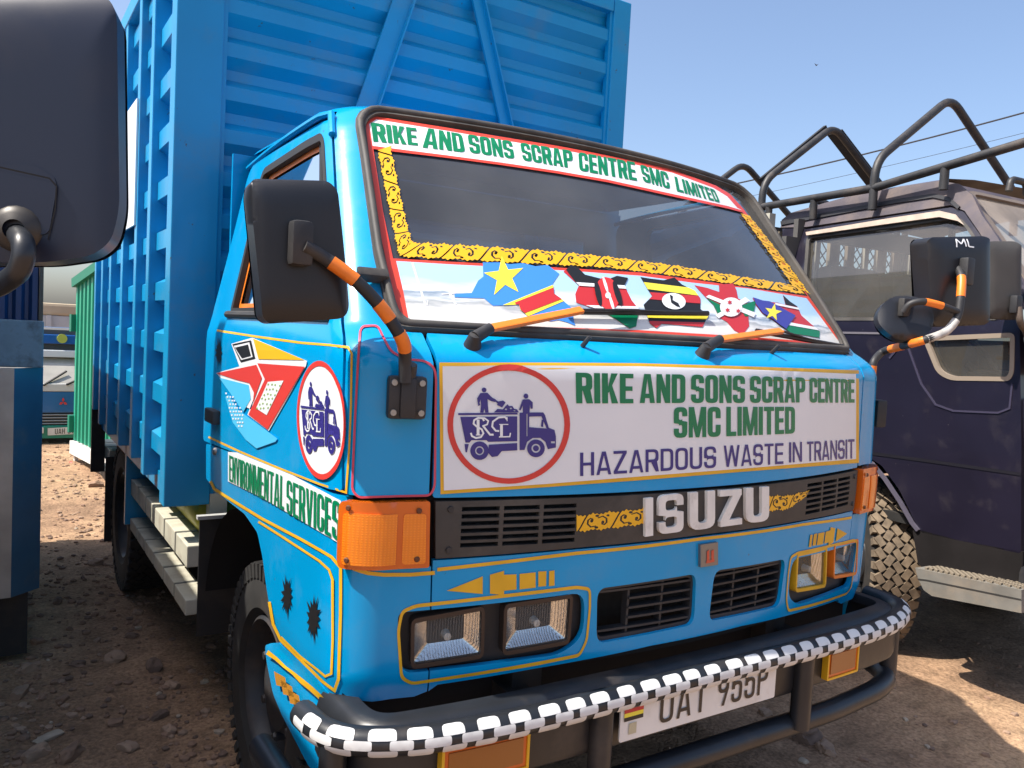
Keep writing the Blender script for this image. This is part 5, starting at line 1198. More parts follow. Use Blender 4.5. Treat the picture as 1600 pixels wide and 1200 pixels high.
# front wheel, steered; dark wheel house; mirrored far wheel
sa = math.radians(40)
wc = PL(.44, .26, .385)
wheel(ptruck, wc, (-math.cos(sa), math.sin(sa), 0), r=.395, w=.215, tread=TYRED, nb=44)
wheel(ptruck, PL(.5, 1.38, .365), (1, 0, 0), r=.372, w=.2, blocks=False)
hv = []; hf = []
for i in range(15):
    t = math.pi * i / 14
    for d_ in (.02, .62): hv.append(PL(.52 - .56 * math.cos(t), d_, .45 + .52 * math.sin(t)))
for i in range(14): hf.append((2 * i, 2 * i + 1, 2 * i + 3, 2 * i + 2))
MB().add(hv, hf).build('wheel_house', DARK, ptruck, 60, fix=False)
MB().obox(PL(1.6, .80, .52), PU, PN, UPZ, 2.0, .40, .09).build('chassis', CHASS, ptruck)
wheel(ptruck, PL(2.75, .25, .365), -PN, r=.372, w=.2, blocks=False); wheel(ptruck, PL(2.75, 1.35, .365), PN, r=.372, w=.2, blocks=False)
# roof rack: rails, short posts, hoops
MB().tube([PL(3.4, .12, 2.20), PL(1.31, .12, 2.194), PL(.48, .12, 2.205), PL(-.22, .12, 2.297), PL(-.42, .12, 2.325)], .021, 10).build('rack_rail', RACK, ptruck, 50)
MB().tube([PL(3.4, 1.30, 2.20), PL(1.31, 1.30, 2.194), PL(.48, 1.30, 2.205), PL(-.22, 1.30, 2.297), PL(-.42, 1.30, 2.325)], .021, 10).build('rack_rail', RACK, ptruck, 50)
for s_, zb, zt in ((1.15, 1.2, 2.19), (.838, 2.09, 2.19), (.118, 2.15, 2.26), (.48, 2.10, 2.2)):
    for d_ in (.12, 1.30): MB().tube([PL(s_, d_, zb), PL(s_, d_, zt)], .02, 10).build('rack_post', RACK, ptruck, 50)
for s_, zb, f2 in ((.48, 2.10, 0), (1.207, 1.2, 1), (1.93, 1.2, 0), (-.33, 2.2, 0)):
    up = .10 if s_ == -.33 else -.10 if s_ == 1.93 else 0.0
    hp = [PL(s_, .12, zb), PL(s_, .12, 2.335 + up), PL(s_, .655, 2.735 + up), PL(s_, 1.30, 2.32 + up), PL(s_, 1.30, zb)]
    MB().tube(fillet(hp, .09, 6), .021, 10).build('rack_hoop', RACK, ptruck, 50)
    if f2: MB().bar(PL(s_ + .03, .13, 2.352), PL(s_ + .03, .62, 2.728), .022, .02, PU).bar(PL(s_ + .03, .70, 2.712), PL(s_ + .03, 1.30, 2.325), .022, .10, PU).build('canvas_strap', mat('black_canvas', (.014, .014, .016), rough=.8), ptruck)
for s_, d_ in ((.62, .45), (.30, .45), (-.02, .45), (.95, .3)):
    MB().tube(fillet([PL(s_, d_ - .07, 2.16), PL(s_, d_ - .06, 2.215), PL(s_, d_ + .06, 2.215), PL(s_, d_ + .07, 2.16)], .05, 5), .016, 8).build('roof_handle', RACK, ptruck, 50)
# drop-side bed behind the cab: white stake, boards, wire mesh
PALE = mat('stake_white_wood', (.46, .44, .36), rough=.8, var=.2, vscale=10, dirt=(.22, .16, .10), dirt_amt=.5, dirt_scale=8, dirt_low=.5)
MB().obox(PL(1.10, .07, 1.70), PU, PN, UPZ, .030, .022, .44).build('corner_stake', PALE, ptruck)
for k in range(9): MB().obox(PL(1.13, .22 + .14 * k, 1.62), PU, PN, UPZ, .012, .042 - .012 * (k % 3), .44).build('headboard_plank', mat('plank_%d' % (k % 3), ((.40, .34, .26), (.30, .24, .18), (.46, .43, .37))[k % 3], rough=.85, var=.3, vscale=9), ptruck)
ms_ = MB()
for k in range(36):
    a = -.1 + k * .06
    for sg in (-1, 1):
        x0, x1 = (a, a + .8) if sg > 0 else (a, a - .8); z0, z1 = 1.20, 2.05
        p, q = PL(1.19 + sg * .004, max(.02, min(1.45, x0)), z0), PL(1.19 + sg * .004, max(.02, min(1.45, x1)), z1)
        if x1 != x0:
            tt = lambda x: (x - x0) / (x1 - x0)
            lo, hi = sorted((tt(.02), tt(1.45))); lo, hi = max(0, lo), min(1, hi)
            if hi - lo < .05: continue
            p = PL(1.19 + sg * .004, x0 + (x1 - x0) * lo, z0 + (z1 - z0) * lo); q = PL(1.19 + sg * .004, x0 + (x1 - x0) * hi, z0 + (z1 - z0) * hi)
        ms_.bar(p, q, .005, .005)
mo_ = ms_.build('wire_mesh', RACK, ptruck); mo_['kind'] = 'stuff'
MB().obox(PL(1.19, .75, 2.07), PU, PN, UPZ, .02, .74, .02).build('mesh_top_bar', RACK, ptruck)
MB().obox(PL(2.3, .80, .95), PU, PN, UPZ, 1.15, .78, .05).build('bed_floor', mat('bed_planks', (.2, .15, .1), rough=.9), ptruck)
for k in range(3): MB().obox(PL(2.3, .04, 1.08 + .13 * k), PU, PN, UPZ, 1.12, .012, .055).build('side_board', PALE, ptruck)
# its own wing mirror at the far right
pm = round2([(1545, 377), (1586, 377), (1595, 386), (1596, 492), (1588, 500), (1548, 497), (1540, 490), (1540, 384)], 6, 4)
pmo, pmf = mirror_head('wing_mirror', pm, PL(-.30, -.20, 1.6), (-.5, -1, 0), ptruck, dep=.06, m=mat('mirror_housing_grey', (.05, .048, .046), rough=.6, var=.15, vscale=8))
pc = pmf(1578, 476)[0]
MB().obox(pc + V((0, -.01, 0)), V((1, 0, 0)), V((0, 1, 0)), UPZ, .022, .014, .034, .006).build('mirror_clamp', BLACKP, pmo, 40)
MB().tube(fillet([pc + V((0, -.02, -.01)), pc + V((-.0, -.03, -.07)), pc + V((.10, -.01, -.10)), PL(-.40, .0, 1.42)], .04, 4), .013, 10).build('mirror_arm', mat('arm_brown', (.12, .09, .07), rough=.6), pmo, 50)

# ------------------------------------------------------------------ truck on the left: only its mirror and the corner of its body show
ltruck = thing('neighbour_truck', 'blue truck beside the alley with dark corrugated body and a big black wing mirror', 'truck', (-2.4, 2.0, 0))
LB = mat('dull_navy_sheet', (.012, .045, .13), rough=.45, var=.2, vscale=5, dirt=(.10, .08, .06), dirt_amt=.3, dirt_scale=5, dirt_low=.52)
LB2 = mat('blue_locker_paint', (.045, .115, .19), rough=.28, coat=.3, var=.15, vscale=4, dirt=(.25, .19, .13), dirt_amt=.45, dirt_scale=5, dirt_low=.56)
LY = 2.2
def LX(px): return onY(px, 700, LY).x
x62 = LX(62); x20 = LX(20)
pr = []; x = x62 - .004; k = 0
while x > -3.4:
    pr += [V((x, LY + .02, 0)), V((x - .012, LY, 0)), V((x - .030, LY, 0)), V((x - .042, LY + .02, 0))]; x -= .054
fold('front_sheet', pr, (0, 0, 1.36), (0, 0, 1.62), LB, ltruck)
MB().box((x62 - .006, LY + .02, 1.36), (x62 + .002, 4.25, 1.62)).build('side_sheet', LB, ltruck)
MB().box((x62 - .012, LY - .006, 1.36), (x62 + .003, LY + .02, 1.62), .002).build('corner_angle', mat('corner_rust', (.14, .10, .07), rough=.7), ltruck)
MB().box((-3.4, LY - .02, 1.178), (x62 + .006, 4.25, 1.36), .006).build('body_sill', mat('chipped_pale_blue', (.22, .28, .32), rough=.6, var=.2, vscale=12, dirt=(.07, .045, .03), dirt_amt=.85, dirt_scale=12, dirt_low=.5), ltruck)
# locker under the sill with a chamfered blue corner and a pale corner strip
p1_ = V((x20, LY - .04, 0)); p2_ = V((x62 + .01, LY + .05, 0))
MB().add([p1_ + V((0, 0, .285)), p2_ + V((0, 0, .285)), p2_ + V((0, 0, 1.176)), p1_ + V((0, 0, 1.176))], [(0, 1, 2, 3)]).add([p2_ + V((0, 0, .285)), V((p2_.x, 4.2, .285)), V((p2_.x, 4.2, 1.176)), p2_ + V((0, 0, 1.176))], [(0, 1, 2, 3)]).build('locker_side', LB2, ltruck, None, fix=False)
MB().box((x20 - .10, LY - .040, .285), (x20, LY - .03, 1.176)).build('corner_strip', mat('aluminium_strip', (.38, .37, .35), rough=.4, metal=.5, var=.2, vscale=8), ltruck)
MB().box((-3.4, LY - .03, .285), (x20 - .10, 4.2, 1.176)).build('locker', LB2, ltruck)
MB().box((-1.62, LY + .03, .03), (x62 - .03, LY + .045, .285)).build('mud_flap', MATS['flap_rubber'], ltruck)
MB().box((-3.3, LY, .45), (-1.5, 4.2, .62)).build('chassis', CHASS, ltruck)
wheel(ltruck, (-1.55, 3.3, .40), (1, 0, 0), r=.40, w=.22, blocks=False); wheel(ltruck, (-1.98, 1.0, .40), (1, 0, 0), r=.40, w=.22, blocks=False); wheel(ltruck, (-3.2, 1.0, .40), (-1, 0, 0), r=.40, w=.22, blocks=False); wheel(ltruck, (-3.2, 3.3, .40), (-1, 0, 0), r=.40, w=.22, blocks=False)
# cab (outside the picture, shading the lane)
MB().box((-3.35, -.30, .45), (-1.86, 2.194, 1.30), .005).box((-3.28, -.10, 1.30), (-1.88, 2.192, 2.13), .005).build('cab', LB2, ltruck, 40)
MB().box((-3.2, -.17, 1.42), (-2.0, -.09, 1.86)).build('windscreen', GLASS_W, ltruck)
MB().box((-1.99, 1.25, 1.95), (-1.89, 1.33, 3.05)).box((-3.2, 1.25, 1.95), (-3.1, 1.33, 3.05)).box((-3.2, 1.25, 2.98), (-1.89, 1.33, 3.05)).build('shadow_frame', LB2, ltruck)  # unseen frame added to throw a shadow band on the blue door
MB().box((-3.4, LY, 1.62), (-1.68, LY + .02, 2.14)).build('sun_block_sheet', LB, ltruck)  # unseen sheet added to keep a streak of sun off the lane
# the mirror: a broad rounded housing seen from behind
LMD = .98
lm = round2([(-95, -16), (150, -18), (186, 18), (190, 330), (178, 380), (150, 402), (80, 412), (-80, 412), (-100, 390), (-100, 5)], [20, 30, 26, 40, 26, 26, 20, 20, 20, 10], 6)
LMB = mat('large_mirror_housing', (.012, .017, .036), rough=.36, var=.08, vscale=4, dirt=(.07, .055, .045), dirt_amt=.2, dirt_scale=5, dirt_low=.56)
lmo, lmf = mirror_head('wing_mirror', lm, depth(60, 200, LMD), (-.30, -1, .02), ltruck, dep=.05, bulge=.020, m=LMB)
pan = round2([(-60, 262), (60, 262), (94, 284), (96, 300), (84, 370), (-60, 372)], [8, 14, 10, 8, 12, 8], 4)
patch('access_cover', pan, 12, lmf, LMB, lmo, .0025, .004, smooth=40)
patch('cover_groove', ribbon([(-60, 262), (4, 266), (85, 284), (96, 296), (94, 330), (83, 378)], 2.2), 12, lmf, DARK, lmo, .0028)
kk = [lmf(34, 366)[0] + V((0, .01, 0)), depth(36, 378, LMD - .055), depth(38, 398, LMD - .06), depth(30, 425, LMD - .055), depth(0, 447, LMD - .03), depth(-60, 462, LMD + .05), V((-1.95, .15, 1.48))]
MB().tube(fillet(kk, .03, 5), .0125, 14).build('mirror_arm', STEELB, lmo, 50)
MB().lathe([(.028, 0), (.026, .004), (.020, .008), (.012, .012)], lmf(34, 362)[0], (-.3, -1, -.1), 20).build('mirror_ball', mat('worn_chrome', (.05, .045, .04), rough=.45, metal=.3), lmo, 50)

# ------------------------------------------------------------------ trucks in the row behind
gt = thing('box_truck', 'box truck with green ribbed body and white skirt behind the blue cargo body', 'truck', (-.1, 8.2, 0))
GRN = mat('green_sheet', (.012, .28, .17), rough=.45, var=.08, vscale=3)
a1, a2 = onX(116, 560, -.98), None
gX = .0
g0 = depth(117, 560, 7.6); 
ga = math.radians(-9.5); gu = V((math.sin(ga), math.cos(ga), 0)); gn = V((-math.cos(ga), math.sin(ga), 0))
def fG(px, py): q = onP(px, py, g0, gn); return q, gn
gs = (g0 - V((0, 0, 0)))
def GP(s, d, z): q = g0 + gu * s - gn * d; return V((q.x, q.y, z))
topz = fG(115, 446)[0].z; botz = fG(121, 690)[0].z
near_z = fG(145, 412)[0].z; near_s = (fG(145, 412)[0] - g0).dot(gu)
def gtop(s_): return topz + (near_z - topz) * min(1.6, s_ / near_s)
gvv_ = []; s_ = .0
while s_ > -1.6:
    for ds, dd in ((0, 0), (-.045, 0), (-.06, .035), (-.105, .035)): gvv_ += [GP(s_ + ds, dd, botz), GP(s_ + ds, dd, gtop(s_ + ds))]
    s_ -= .12
MB().add(gvv_, [(2 * i, 2 * i + 2, 2 * i + 3, 2 * i + 1) for i in range(len(gvv_) // 2 - 1)]).build('side_sheet', GRN, gt, None, fix=False)
MB().bar(GP(.03, -.01, gtop(0) + .02), GP(-1.6, -.01, gtop(-1.6) + .02), .05, .08).build('roof_edge', mat('green_trim_dark', (.006, .16, .10), rough=.5), gt)
MB().obox(GP(-.8, .9, (botz + topz) / 2), gu, gn, UPZ, .78, .84, (topz - botz) / 2 - .02).build('body_core', GRN, gt)
sk_ = botz - .16
WSK = mat('skirt_white', (.66, .66, .62), rough=.5, var=.06, vscale=6)
MB().bar(GP(.02, .0, botz - .07), GP(-1.6, .0, botz - .07), .05, .12).build('white_skirt', WSK, gt)
for k, m_ in ((0, RED), (1, YELB), (2, YELB)):
    q = GP(-.08 - .16 * k, -.03, botz - .24 - .02 * k); MB().lathe([(0, .03), (.03, .03), (.045, .015), (.05, 0)], q, gn, 14).build('marker_lamp', m_, gt, 40)
MB().obox(GP(-.45, .12, botz - .45), gu, gn, UPZ, .12, .05, .07).build('step_box', WSK, gt)
MB().bar(GP(-.02, .02, botz - .15), GP(-.02, .02, botz - .4), .03, .04, gu).build('corner_bracket', WSK, gt)
MB().obox(GP(-.8, .9, .55), gu, gn, UPZ, .75, .45, .12).build('chassis', CHASS, gt)
for s_ in (-1.0,): wheel(gt, GP(s_, .18, .40), gn, r=.40, w=.22, blocks=False); wheel(gt, GP(s_, 1.6, .40), -gn, r=.40, w=.22, blocks=False)
for k, z_ in enumerate((topz - .35, botz + .15)):
    MB().obox(GP(.02, -.01, z_), gu, gn, UPZ, .03, .03, .08).build('door_hinge', mat('green_trim_dark', (.006, .16, .10)), gt)

mt = thing('cab_over_truck', 'blue and green cab-over truck with a red three-diamond badge, facing the lane', 'truck', (-.9, 8.3, 0))
MD = 8.35
MBL = mat('cab_steel_blue', (.02, .13, .33), rough=.35, coat=.2, var=.08, vscale=4)
MGR = mat('cab_band_green', (.02, .25, .17), rough=.45)
def fM(px, py): return onY(px, py, MD), V((0, -1, 0))
ZM = Zm(0, 380, 3.53)
def mp2(pts): return ZM(pts)
def wide(l, t, b_, r=None): return [(l, t), (r or 600, t), (r or 600, b_), (l, b_)]
def mpanel(name, z0, z1, m, off=0.0, x0=-1.75, x1=.05, thick=.03, parent=None, y=MD):
    return MB().box((x0, y - off, z0), (x1, y - off + thick, z1), min(.01, thick * .3)).build(name, m, parent or mt)
zz = lambda yy: onY(90, 380 + yy / 3.53, MD).z
mpanel('cab_front', zz(935), zz(820), MBL, .0, thick=1.4)
mpanel('cowl', zz(818), zz(775), mat('cowl_white', (.60, .60, .58), rough=.5), .0)
mpanel('lower_front', zz(1075), zz(1005), MGR, .02, thick=.06)
gr_ = mpanel('grille', zz(1005), zz(935), mat('grille_dark', (.03, .03, .03), rough=.6), -.02)
for k in range(4): mpanel('grille_bar', zz(950 + 16 * k), zz(944 + 16 * k), mat('grille_grey', (.30, .32, .34), rough=.5), .0, parent=gr_)
wsm = MB().add([V((-1.70, MD + .02, zz(775))), V((.0, MD + .02, zz(775))), V((-.06, MD + .28, zz(640))), V((-1.64, MD + .28, zz(640)))], [(0, 1, 2, 3)]).build('windscreen', glass('pale_windscreen', (.5, .5, .46), film=(.55, .52, .46), film_amt=.55), mt, None, fix=False)
MB().obox(V((-.85, MD + 1.0, zz(690))), V((1, 0, 0)), V((0, 1, 0)), UPZ, .80, .70, .40).build('cab_interior', mat('cab_lining', (.09, .085, .08)), mt)
mpanel('sun_visor', zz(635), zz(595), mat('visor_white', (.70, .72, .74), rough=.5), -.22, x0=-1.7, x1=.0, thick=.08)
mpanel('roof_board', zz(560), zz(508), mat('board_blue', (.01, .10, .36), rough=.4), -.25, x0=-1.30, x1=.1, thick=.05)
MB().lathe([(0, .02), (.05, .02), (.05, 0)], onY(97, 529, MD + .25), (0, -1, 0), 16).build('board_emblem', mat('emblem_lime', (.45, .50, .08), rough=.5), mt, 40)
def diamond(cx, cy, r, a):
    ca, sa_ = math.cos(a), math.sin(a); pts = [(0, 0), (.5 * r, .29 * r), (r, 0), (.5 * r, -.29 * r)]
    return [(cx + x * ca - y * sa_, cy + x * sa_ + y * ca) for x, y in pts]
joinops('three_diamond_badge', [[('+', mp2(diamond(348, 876, 26, math.radians(d))))] for d in (-90, 30, 150)], 12, fM, RED, mt, .012)
mpl = patch('number_plate', mp2([(262, 1018), (425, 1010), (470, 1008), (470, 1048), (425, 1050), (262, 1058)]), 12, fM, PLW, mt, .034)
letters('plate_characters', 'UAH', quadmap(*mp2([(302, 1022), (356, 1019), (356, 1048), (302, 1051)])), fM, PK, mpl, .038, w=.5, t=.12, h=.11, gap=.13, step=20)
letters('plate_characters', '374', quadmap(*mp2([(372, 1018), (426, 1015), (426, 1045), (372, 1048)])), fM, PK, mpl, .038, w=.5, t=.12, h=.11, gap=.13, step=20)
for dx in (0, -.05): MB().tube([onY(68, 602 + 0, MD - .01) + V((dx * 0, 0, 0)), onY(104, 580, MD + .10)], .012, 6).build('wiper', BLK, mt) if dx == 0 else MB().tube([onY(104, 601, MD - .01), onY(135, 588, MD + .06)], .012, 6).build('wiper', BLK, mt)
MB().box((-1.75, MD + .2, .45), (.05, MD + 4.5, .70)).build('chassis', CHASS, mt)
MB().box((-1.75, MD + 1.5, .75), (.05, MD + 5.0, 1.15)).build('cargo_bed', MBL, mt)
for x in (-1.5, -.2):
    for y in (MD + .7, MD + 3.8): wheel(mt, (x, y, .38), (1 if x > -1 else -1, 0, 0), r=.38, w=.22, blocks=False)
mpanel('bumper_lamp', zz(1045), zz(1012), WSK, .05, x0=onY(62, 680, MD).x, x1=onY(68, 680, MD).x)

lt = thing('tipper_lorry', 'pale grey lorry body with tan cover standing behind the blue and green truck', 'lorry', (.5, 16, 0))
LD = 15.0
z1_, z2_, z3_ = (onY(90, yy, LD).z for yy in (493, 474, 600))
LGREY = mat('lorry_grey', (.46, .46, .45), rough=.6, var=.06, vscale=2)
MB().box((-3.2, LD, z3_), (2.6, LD + 5, z1_), .02).build('body_side', LGREY, lt)
MB().box((-3.25, LD - .03, z1_), (2.65, LD + 5, z2_), .05).build('load_cover', mat('cover_tan', (.45, .36, .24), rough=.85, var=.1, vscale=2), lt)
for i in range(12): MB().box((-3.1 + i * .5, LD - .08, z3_), (-3.03 + i * .5, LD, z1_)).build('body_rib', LGREY, lt)
MB().box((-3.0, LD + .2, .5), (2.4, LD + 4.8, z3_)).build('chassis', CHASS, lt)
for x in (-2.2, -1.0, 1.6): wheel(lt, (x, LD + .3, .5), (0, -1, 0), r=.5, w=.28, blocks=False)

# ------------------------------------------------------------------ overhead wires and a bird
for i, (a, c, r) in enumerate((((1080, 300, 18.0), (1680, 152, 15.0), .016), ((1090, 322, 24.0), (1680, 186, 20.0), .006))):
    p, q = depth(*a), depth(*c); ext = (q - p)
    p2, q2 = p - ext * 1.2, q + ext * 1.2; pts = [p2.lerp(q2, k / 40) for k in range(41)]
    pts = [x_ - V((0, 0, .9 * (4 * (k / 40) * (1 - k / 40)) - .80)) for k, x_ in enumerate(pts)]
    tag(MB().tube(pts, r, 6).build('overhead_cable', mat('cable_black', (.03, .03, .035), rough=.6), None), ('thicker black overhead cable crossing the sky behind the hoops', 'thin faint overhead cable hanging below the thicker one')[i], 'cable', 'overhead cables')
bp_ = depth(1276, 102, 60); bb = MB()
bb.add([bp_ + V(v) for v in ((-.28, 0, .10), (-.05, 0, .04), (.0, -.05, .0), (.06, 0, .05), (.24, 0, .16), (.04, .04, -.03), (-.03, .04, -.04), (0, .12, 0), (-.02, -.14, .02))], [(0, 1, 6), (1, 2, 6), (2, 3, 5), (3, 4, 5), (2, 5, 6), (5, 7, 6), (8, 3, 2), (8, 2, 1)])
tag(bb.build('bird', mat('bird_dark', (.05, .05, .05), rough=.8), None), 'small dark bird flying in the clear sky', 'bird')
# ------------------------------------------------------------------ front of the purple truck, seen from a step to the side
fz = t1_.z
MB().obox(PL(sF - .005, .80, 1.16), PU, PN, UPZ, .05, .785, .10, .02).build('cowl', PURP, ptruck, 40)
MB().obox(PL(sF - .03, .80, fz - .18), (PU * .9 + UPZ * -.4).normalized(), PN, (UPZ * .9 + PU * .4).normalized(), .03, .785, .17, .02).build('cowl_panel', PURP, ptruck, 40)
pg_ = MB().obox(PL(sF - .055, .80, .98), PU, PN, UPZ, .012, .50, .06, .008).build('front_grille', BLACKP, ptruck, 40)
for k in range(4): MB().obox(PL(sF - .070, .80, .945 + .024 * k), PU, PN, UPZ, .006, .48, .006).build('slat', GREYP, pg_)
for d_ in (.20, 1.40):
    hl_ = MB().obox(PL(sF - .06, d_, .80), PU, PN, UPZ, .02, .13, .065, .01).build('headlight', RIM, ptruck, 40)
    MB().obox(PL(sF - .078, d_, .80), PU, PN, UPZ, .006, .115, .052, .004).build('lens', mat('far_lamp_glass', (.6, .6, .58), rough=.1, metal=.6), hl_, 40)
    MB().obox(PL(sF - .06, d_, .99), PU, PN, UPZ, .018, .11, .03, .008).build('indicator_lamp', AMBER2, ptruck, 40)
MB().obox(PL(sF - .10, .80, .52), PU, PN, UPZ, .06, .82, .09, .03).build('bumper', STEELB, ptruck, 40)
# door window and mirror-side door line of the left truck's cab
MB().box((-1.879, .25, 1.42), (-1.872, 1.10, 1.92), .003).build('door_window', GLASS_W, ltruck)
MB().box((-1.862, .18, .60), (-1.852, 1.18, 1.28), .003).build('door', LB2, ltruck)
MB().box((-1.853, 1.02, 1.16), (-1.835, 1.14, 1.19), .004).build('door_handle', BLACKP, ltruck)
# ------------------------------------------------------------------ ground: one sheet, fine near the trucks
SOIL = bpy.data.materials.new('red_dirt'); SOIL.use_nodes = True; MATS['red_dirt'] = SOIL
nt = SOIL.node_tree; N = nt.nodes; L = nt.links; b = N['Principled BSDF']; b.inputs['Roughness'].default_value = .95; b.inputs['Specular IOR Level'].default_value = .15
geo = N.new('ShaderNodeNewGeometry')
def nz(sc, det=6, rough=.6):
    t = N.new('ShaderNodeTexNoise'); t.inputs['Scale'].default_value = sc; t.inputs['Detail'].default_value = det; t.inputs['Roughness'].default_value = rough; L.new(geo.outputs['Position'], t.inputs['Vector']); return t
n1, n2, n3 = nz(.9), nz(9), nz(70, 4)
r1 = N.new('ShaderNodeValToRGB'); e = r1.color_ramp.elements; e[0].position = .32; e[0].color = (.225, .14, .088, 1); e[1].position = .68; e[1].color = (.45, .30, .18, 1)
x = e.new(.5) if hasattr(e, 'new') else r1.color_ramp.elements.new(.5); x.color = (.335, .21, .128, 1)
L.new(n1.outputs['Fac'], r1.inputs[0])
r2 = N.new('ShaderNodeMapRange'); r2.inputs[1].default_value = .3; r2.inputs[2].default_value = .7; r2.inputs[3].default_value = .72; r2.inputs[4].default_value = 1.25; L.new(n2.outputs['Fac'], r2.inputs[0])
m1 = N.new('ShaderNodeMix'); m1.data_type = 'RGBA'; m1.blend_type = 'MULTIPLY'; m1.inputs[0].default_value = 1; L.new(r1.outputs[0], m1.inputs[6]); L.new(r2.outputs[0], m1.inputs[7])
r3 = N.new('ShaderNodeMapRange'); r3.inputs[1].default_value = .35; r3.inputs[2].default_value = .65; r3.inputs[3].default_value = .7; r3.inputs[4].default_value = 1.25; L.new(n3.outputs['Fac'], r3.inputs[0])
m2 = N.new('ShaderNodeMix'); m2.data_type = 'RGBA'; m2.blend_type = 'MULTIPLY'; m2.inputs[0].default_value = 1; L.new(m1.outputs[2], m2.inputs[6]); L.new(r3.outputs[0], m2.inputs[7]); L.new(m2.outputs[2], b.inputs['Base Color'])
ad = N.new('ShaderNodeMath'); ad.operation = 'MULTIPLY_ADD'; ad.inputs[1].default_value = .35; L.new(n3.outputs['Fac'], ad.inputs[0]); L.new(n2.outputs['Fac'], ad.inputs[2])
bp = N.new('ShaderNodeBump'); bp.inputs['Strength'].default_value = .9; bp.inputs['Distance'].default_value = .03; L.new(ad.outputs[0], bp.inputs['Height']); L.new(bp.outputs[0], b.inputs['Normal'])
def gz(x, y):
    f = noise.fractal(V((x * 1.1, y * 1.1, .3)), 1.0, 2.0, 4) * .016 + noise.fractal(V((x * 6, y * 6, 4.1)), .9, 2.0, 3) * .006
    k = max(0, 1 - max(0, (math.hypot(x, y - 2) - 9) / 8)); return f * k
def axis_pts(lo, hi, fine, far):
    out = []; v = lo
    while v < hi: out.append(v); v += fine
    out.append(hi); step = fine; a = lo; bq = hi; pre = []; post = []
    while a > -far: step *= 1.35; a -= step; pre.append(max(a, -far))
    step = fine
    while bq < far: step *= 1.35; bq += step; post.append(min(bq, far))
    return pre[::-1] + out + post
gx = axis_pts(-2.2, 4.0, .04, 600); gy = axis_pts(-.6, 7.0, .04, 600)
gv = [(x, y, gz(x, y)) for y in gy for x in gx]; n = len(gx)
gf = [(j * n + i, j * n + i + 1, (j + 1) * n + i + 1, (j + 1) * n + i) for j in range(len(gy) - 1) for i in range(n - 1)]
me = bpy.data.meshes.new('ground'); me.from_pydata(gv, [], gf); me.polygons.foreach_set('use_smooth', [True] * len(gf)); me.update()
ground = link('ground', me, SOIL); ground['kind'] = 'structure'
# ------------------------------------------------------------------ stones
STONES = [mat('stone_%d' % i, c, rough=.9, var=.25, vscale=20, bump=.3, bscale=60) for i, c in enumerate(((.24, .145, .095), (.31, .205, .14), (.17, .11, .08), (.40, .32, .24)))]
def stone_mesh(seed, flat=.55, sub=2, rough=.35):
    bm = bmesh.new(); bmesh.ops.create_icosphere(bm, subdivisions=sub, radius=1)
    o = V((seed * 3.7, seed * 1.3, 0))
    for v in bm.verts:
        d = v.co.normalized(); k = 1 + rough * noise.noise(d * 1.3 + o) + rough * .5 * noise.noise(d * 3 + o)
        q = d * k; q = V((max(-.8, min(.8, q.x)), max(-.85, min(.85, q.y)), q.z)); v.co = V((q.x, q.y * .8, q.z * flat))
    me = bpy.data.meshes.new('stone'); bm.to_mesh(me); bm.free()
    me.polygons.foreach_set('use_smooth', [True] * len(me.polygons)); me.set_sharp_from_angle(angle=math.radians(28)); return me
# gravel: thousands of small chips, one mesh
tv = [np.array([v.co[:] for v in stone_mesh(i, .6, 1).vertices]) for i in range(6)]; tf_ = [[tuple(p.vertices) for p in stone_mesh(i, .6, 1).polygons] for i in range(6)]
gvv = []; gff = []; cnt = 0; rnd = random.Random(11)
def lane(x, y):
    return -1.6 < x < -.6 or y < 1.2
for i in range(3800):
    if i < 2700: x, y = rnd.uniform(-1.55, -.55), 1.0 + 7.5 * rnd.random() ** 1.6
    else: x, y = rnd.uniform(-.4, 3.2), rnd.uniform(-.5, 2.0)
    if i >= 2700 and rnd.random() < .55: continue
    cl = noise.noise(V((x * 2.2, y * 2.2, 9)))
    if cl < -.12 and rnd.random() < .8: continue
    s_ = (.005 + .016 * rnd.random() ** 2.2) * (1.1 if i < 2700 else .8)
    k = i % 6; a = rnd.uniform(0, 6.28); c, sn = math.cos(a), math.sin(a)
    P = tv[k] * s_; Q = np.stack([P[:, 0] * c - P[:, 1] * sn + x, P[:, 0] * sn + P[:, 1] * c + y, P[:, 2] + gz(x, y) + s_ * .12], 1)
    gvv.append(Q); gff += [tuple(j + cnt for j in f) for f in tf_[k]]; cnt += len(Q)
me = bpy.data.meshes.new('gravel'); me.from_pydata(np.concatenate(gvv).tolist(), [], gff); me.update()
gravel = link('gravel', me, STONES[0]); gravel['kind'] = 'stuff'; tag(gravel, 'loose reddish gravel scattered over the dirt lane', 'gravel'); gravel['kind'] = 'stuff'
me.materials.append(STONES[1]); me.materials.append(STONES[2]); me.materials.append(STONES[3])
per = [len(tf_[k]) for k in range(6)]
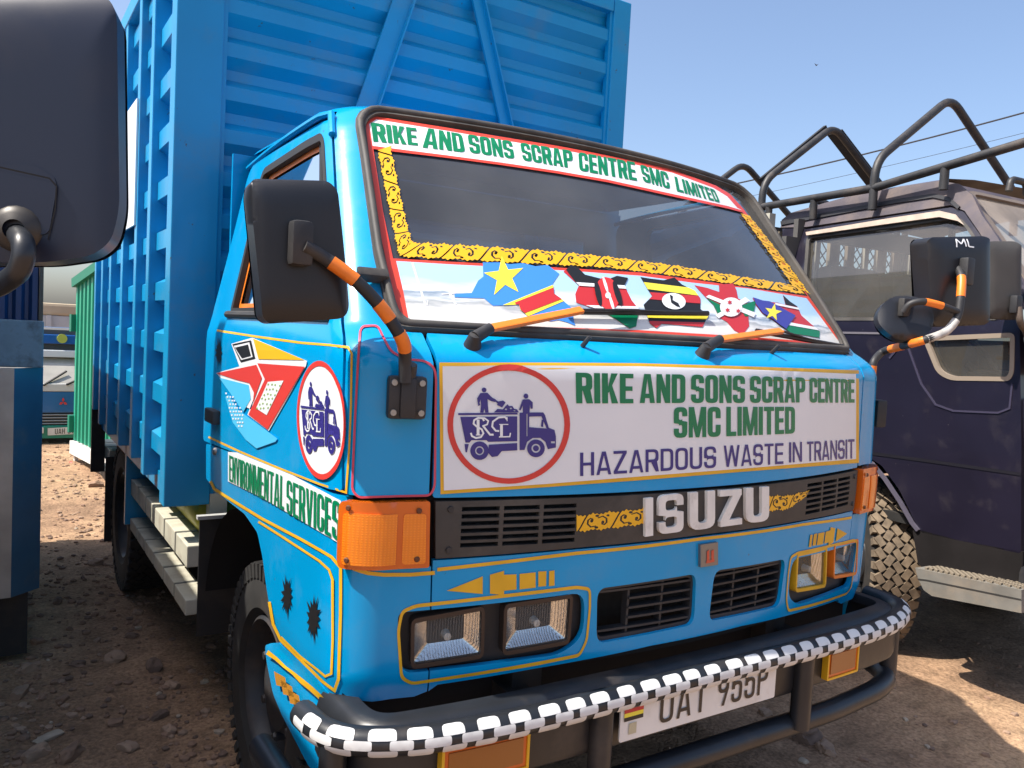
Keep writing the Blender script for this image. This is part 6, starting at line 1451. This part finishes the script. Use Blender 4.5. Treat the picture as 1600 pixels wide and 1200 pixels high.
mi = np.repeat(np.random.choice([0, 0, 0, 1, 2, 2, 3], size=len(gvv), p=[.25, .15, .15, .22, .1, .1, .03]), 80)[:len(gff)]
me.polygons.foreach_set('material_index', mi.astype(np.int32))
# single stones one can pick out
def rock(px, py, size, label, m, flat=.5, seed=0, rot=0.0, asp=1.0, cat='stone', group=None):
    p = onZ(px, py, 0); o = link('stone', stone_mesh(seed + 20, flat, 3, .45), STONES[m]); o.location = (p.x, p.y, gz(p.x, p.y) + size * flat * .25); o.scale = (size, size * asp, size); o.rotation_euler = (0, 0, rot)
    return tag(o, label, cat, group)
rock(75, 1150, .058, 'flat pale pointed stone lying alone in the shaded lane', 3, .16, 1, .5, .5)
rock(1262, 1150, .075, 'dark grey stone under the bull bar, the larger of a pair', 2, .55, 2, .3, .8)
rock(1290, 1172, .045, 'rounded tan stone in front of the larger dark one', 1, .6, 3, 1.0, .9)
rock(1195, 1112, .03, 'small tan stone beneath the number plate', 1, .6, 4)
rock(1255, 1190, .02, 'tiny pale stone beside the stone pair', 3, .5, 5)
G_ = 'loose stones in the shaded lane'
for i, (x, y, s_) in enumerate(((150, 762, .07), (262, 878, .045), (205, 995, .03), (152, 1002, .022), (58, 1005, .035), (45, 1050, .05), (240, 1045, .055), (180, 1032, .05), (98, 1095, .03), (270, 1072, .035), (250, 1120, .04), (265, 1143, .035), (180, 1130, .03), (30, 1085, .05), (120, 1040, .035), (55, 1180, .055), (330, 1010, .03), (150, 880, .05), (90, 945, .04), (215, 958, .03), (110, 1180, .06), (200, 1170, .04))):
    rock(x, y, s_, 'loose reddish stone lying in the shaded lane between the trucks', (0, 1, 2, 1)[i % 4], .5, 30 + i, i * 1.3, .6 + .4 * ((i * 7) % 5) / 5, group=G_)
G2 = 'small stones on the open dirt'
for i, (x, y, s_) in enumerate(((1490, 1130, .02), (1540, 1180, .018), (1450, 1165, .015), (1585, 1120, .02), (1350, 1185, .02), (1415, 1125, .014), (1060, 1190, .02), (1330, 1110, .02))):
    rock(x, y, s_, 'small stone half sunk in the open dirt before the trucks', (1, 0, 3)[i % 3], .45, 60 + i, i * 2.1, .8, group=G2)
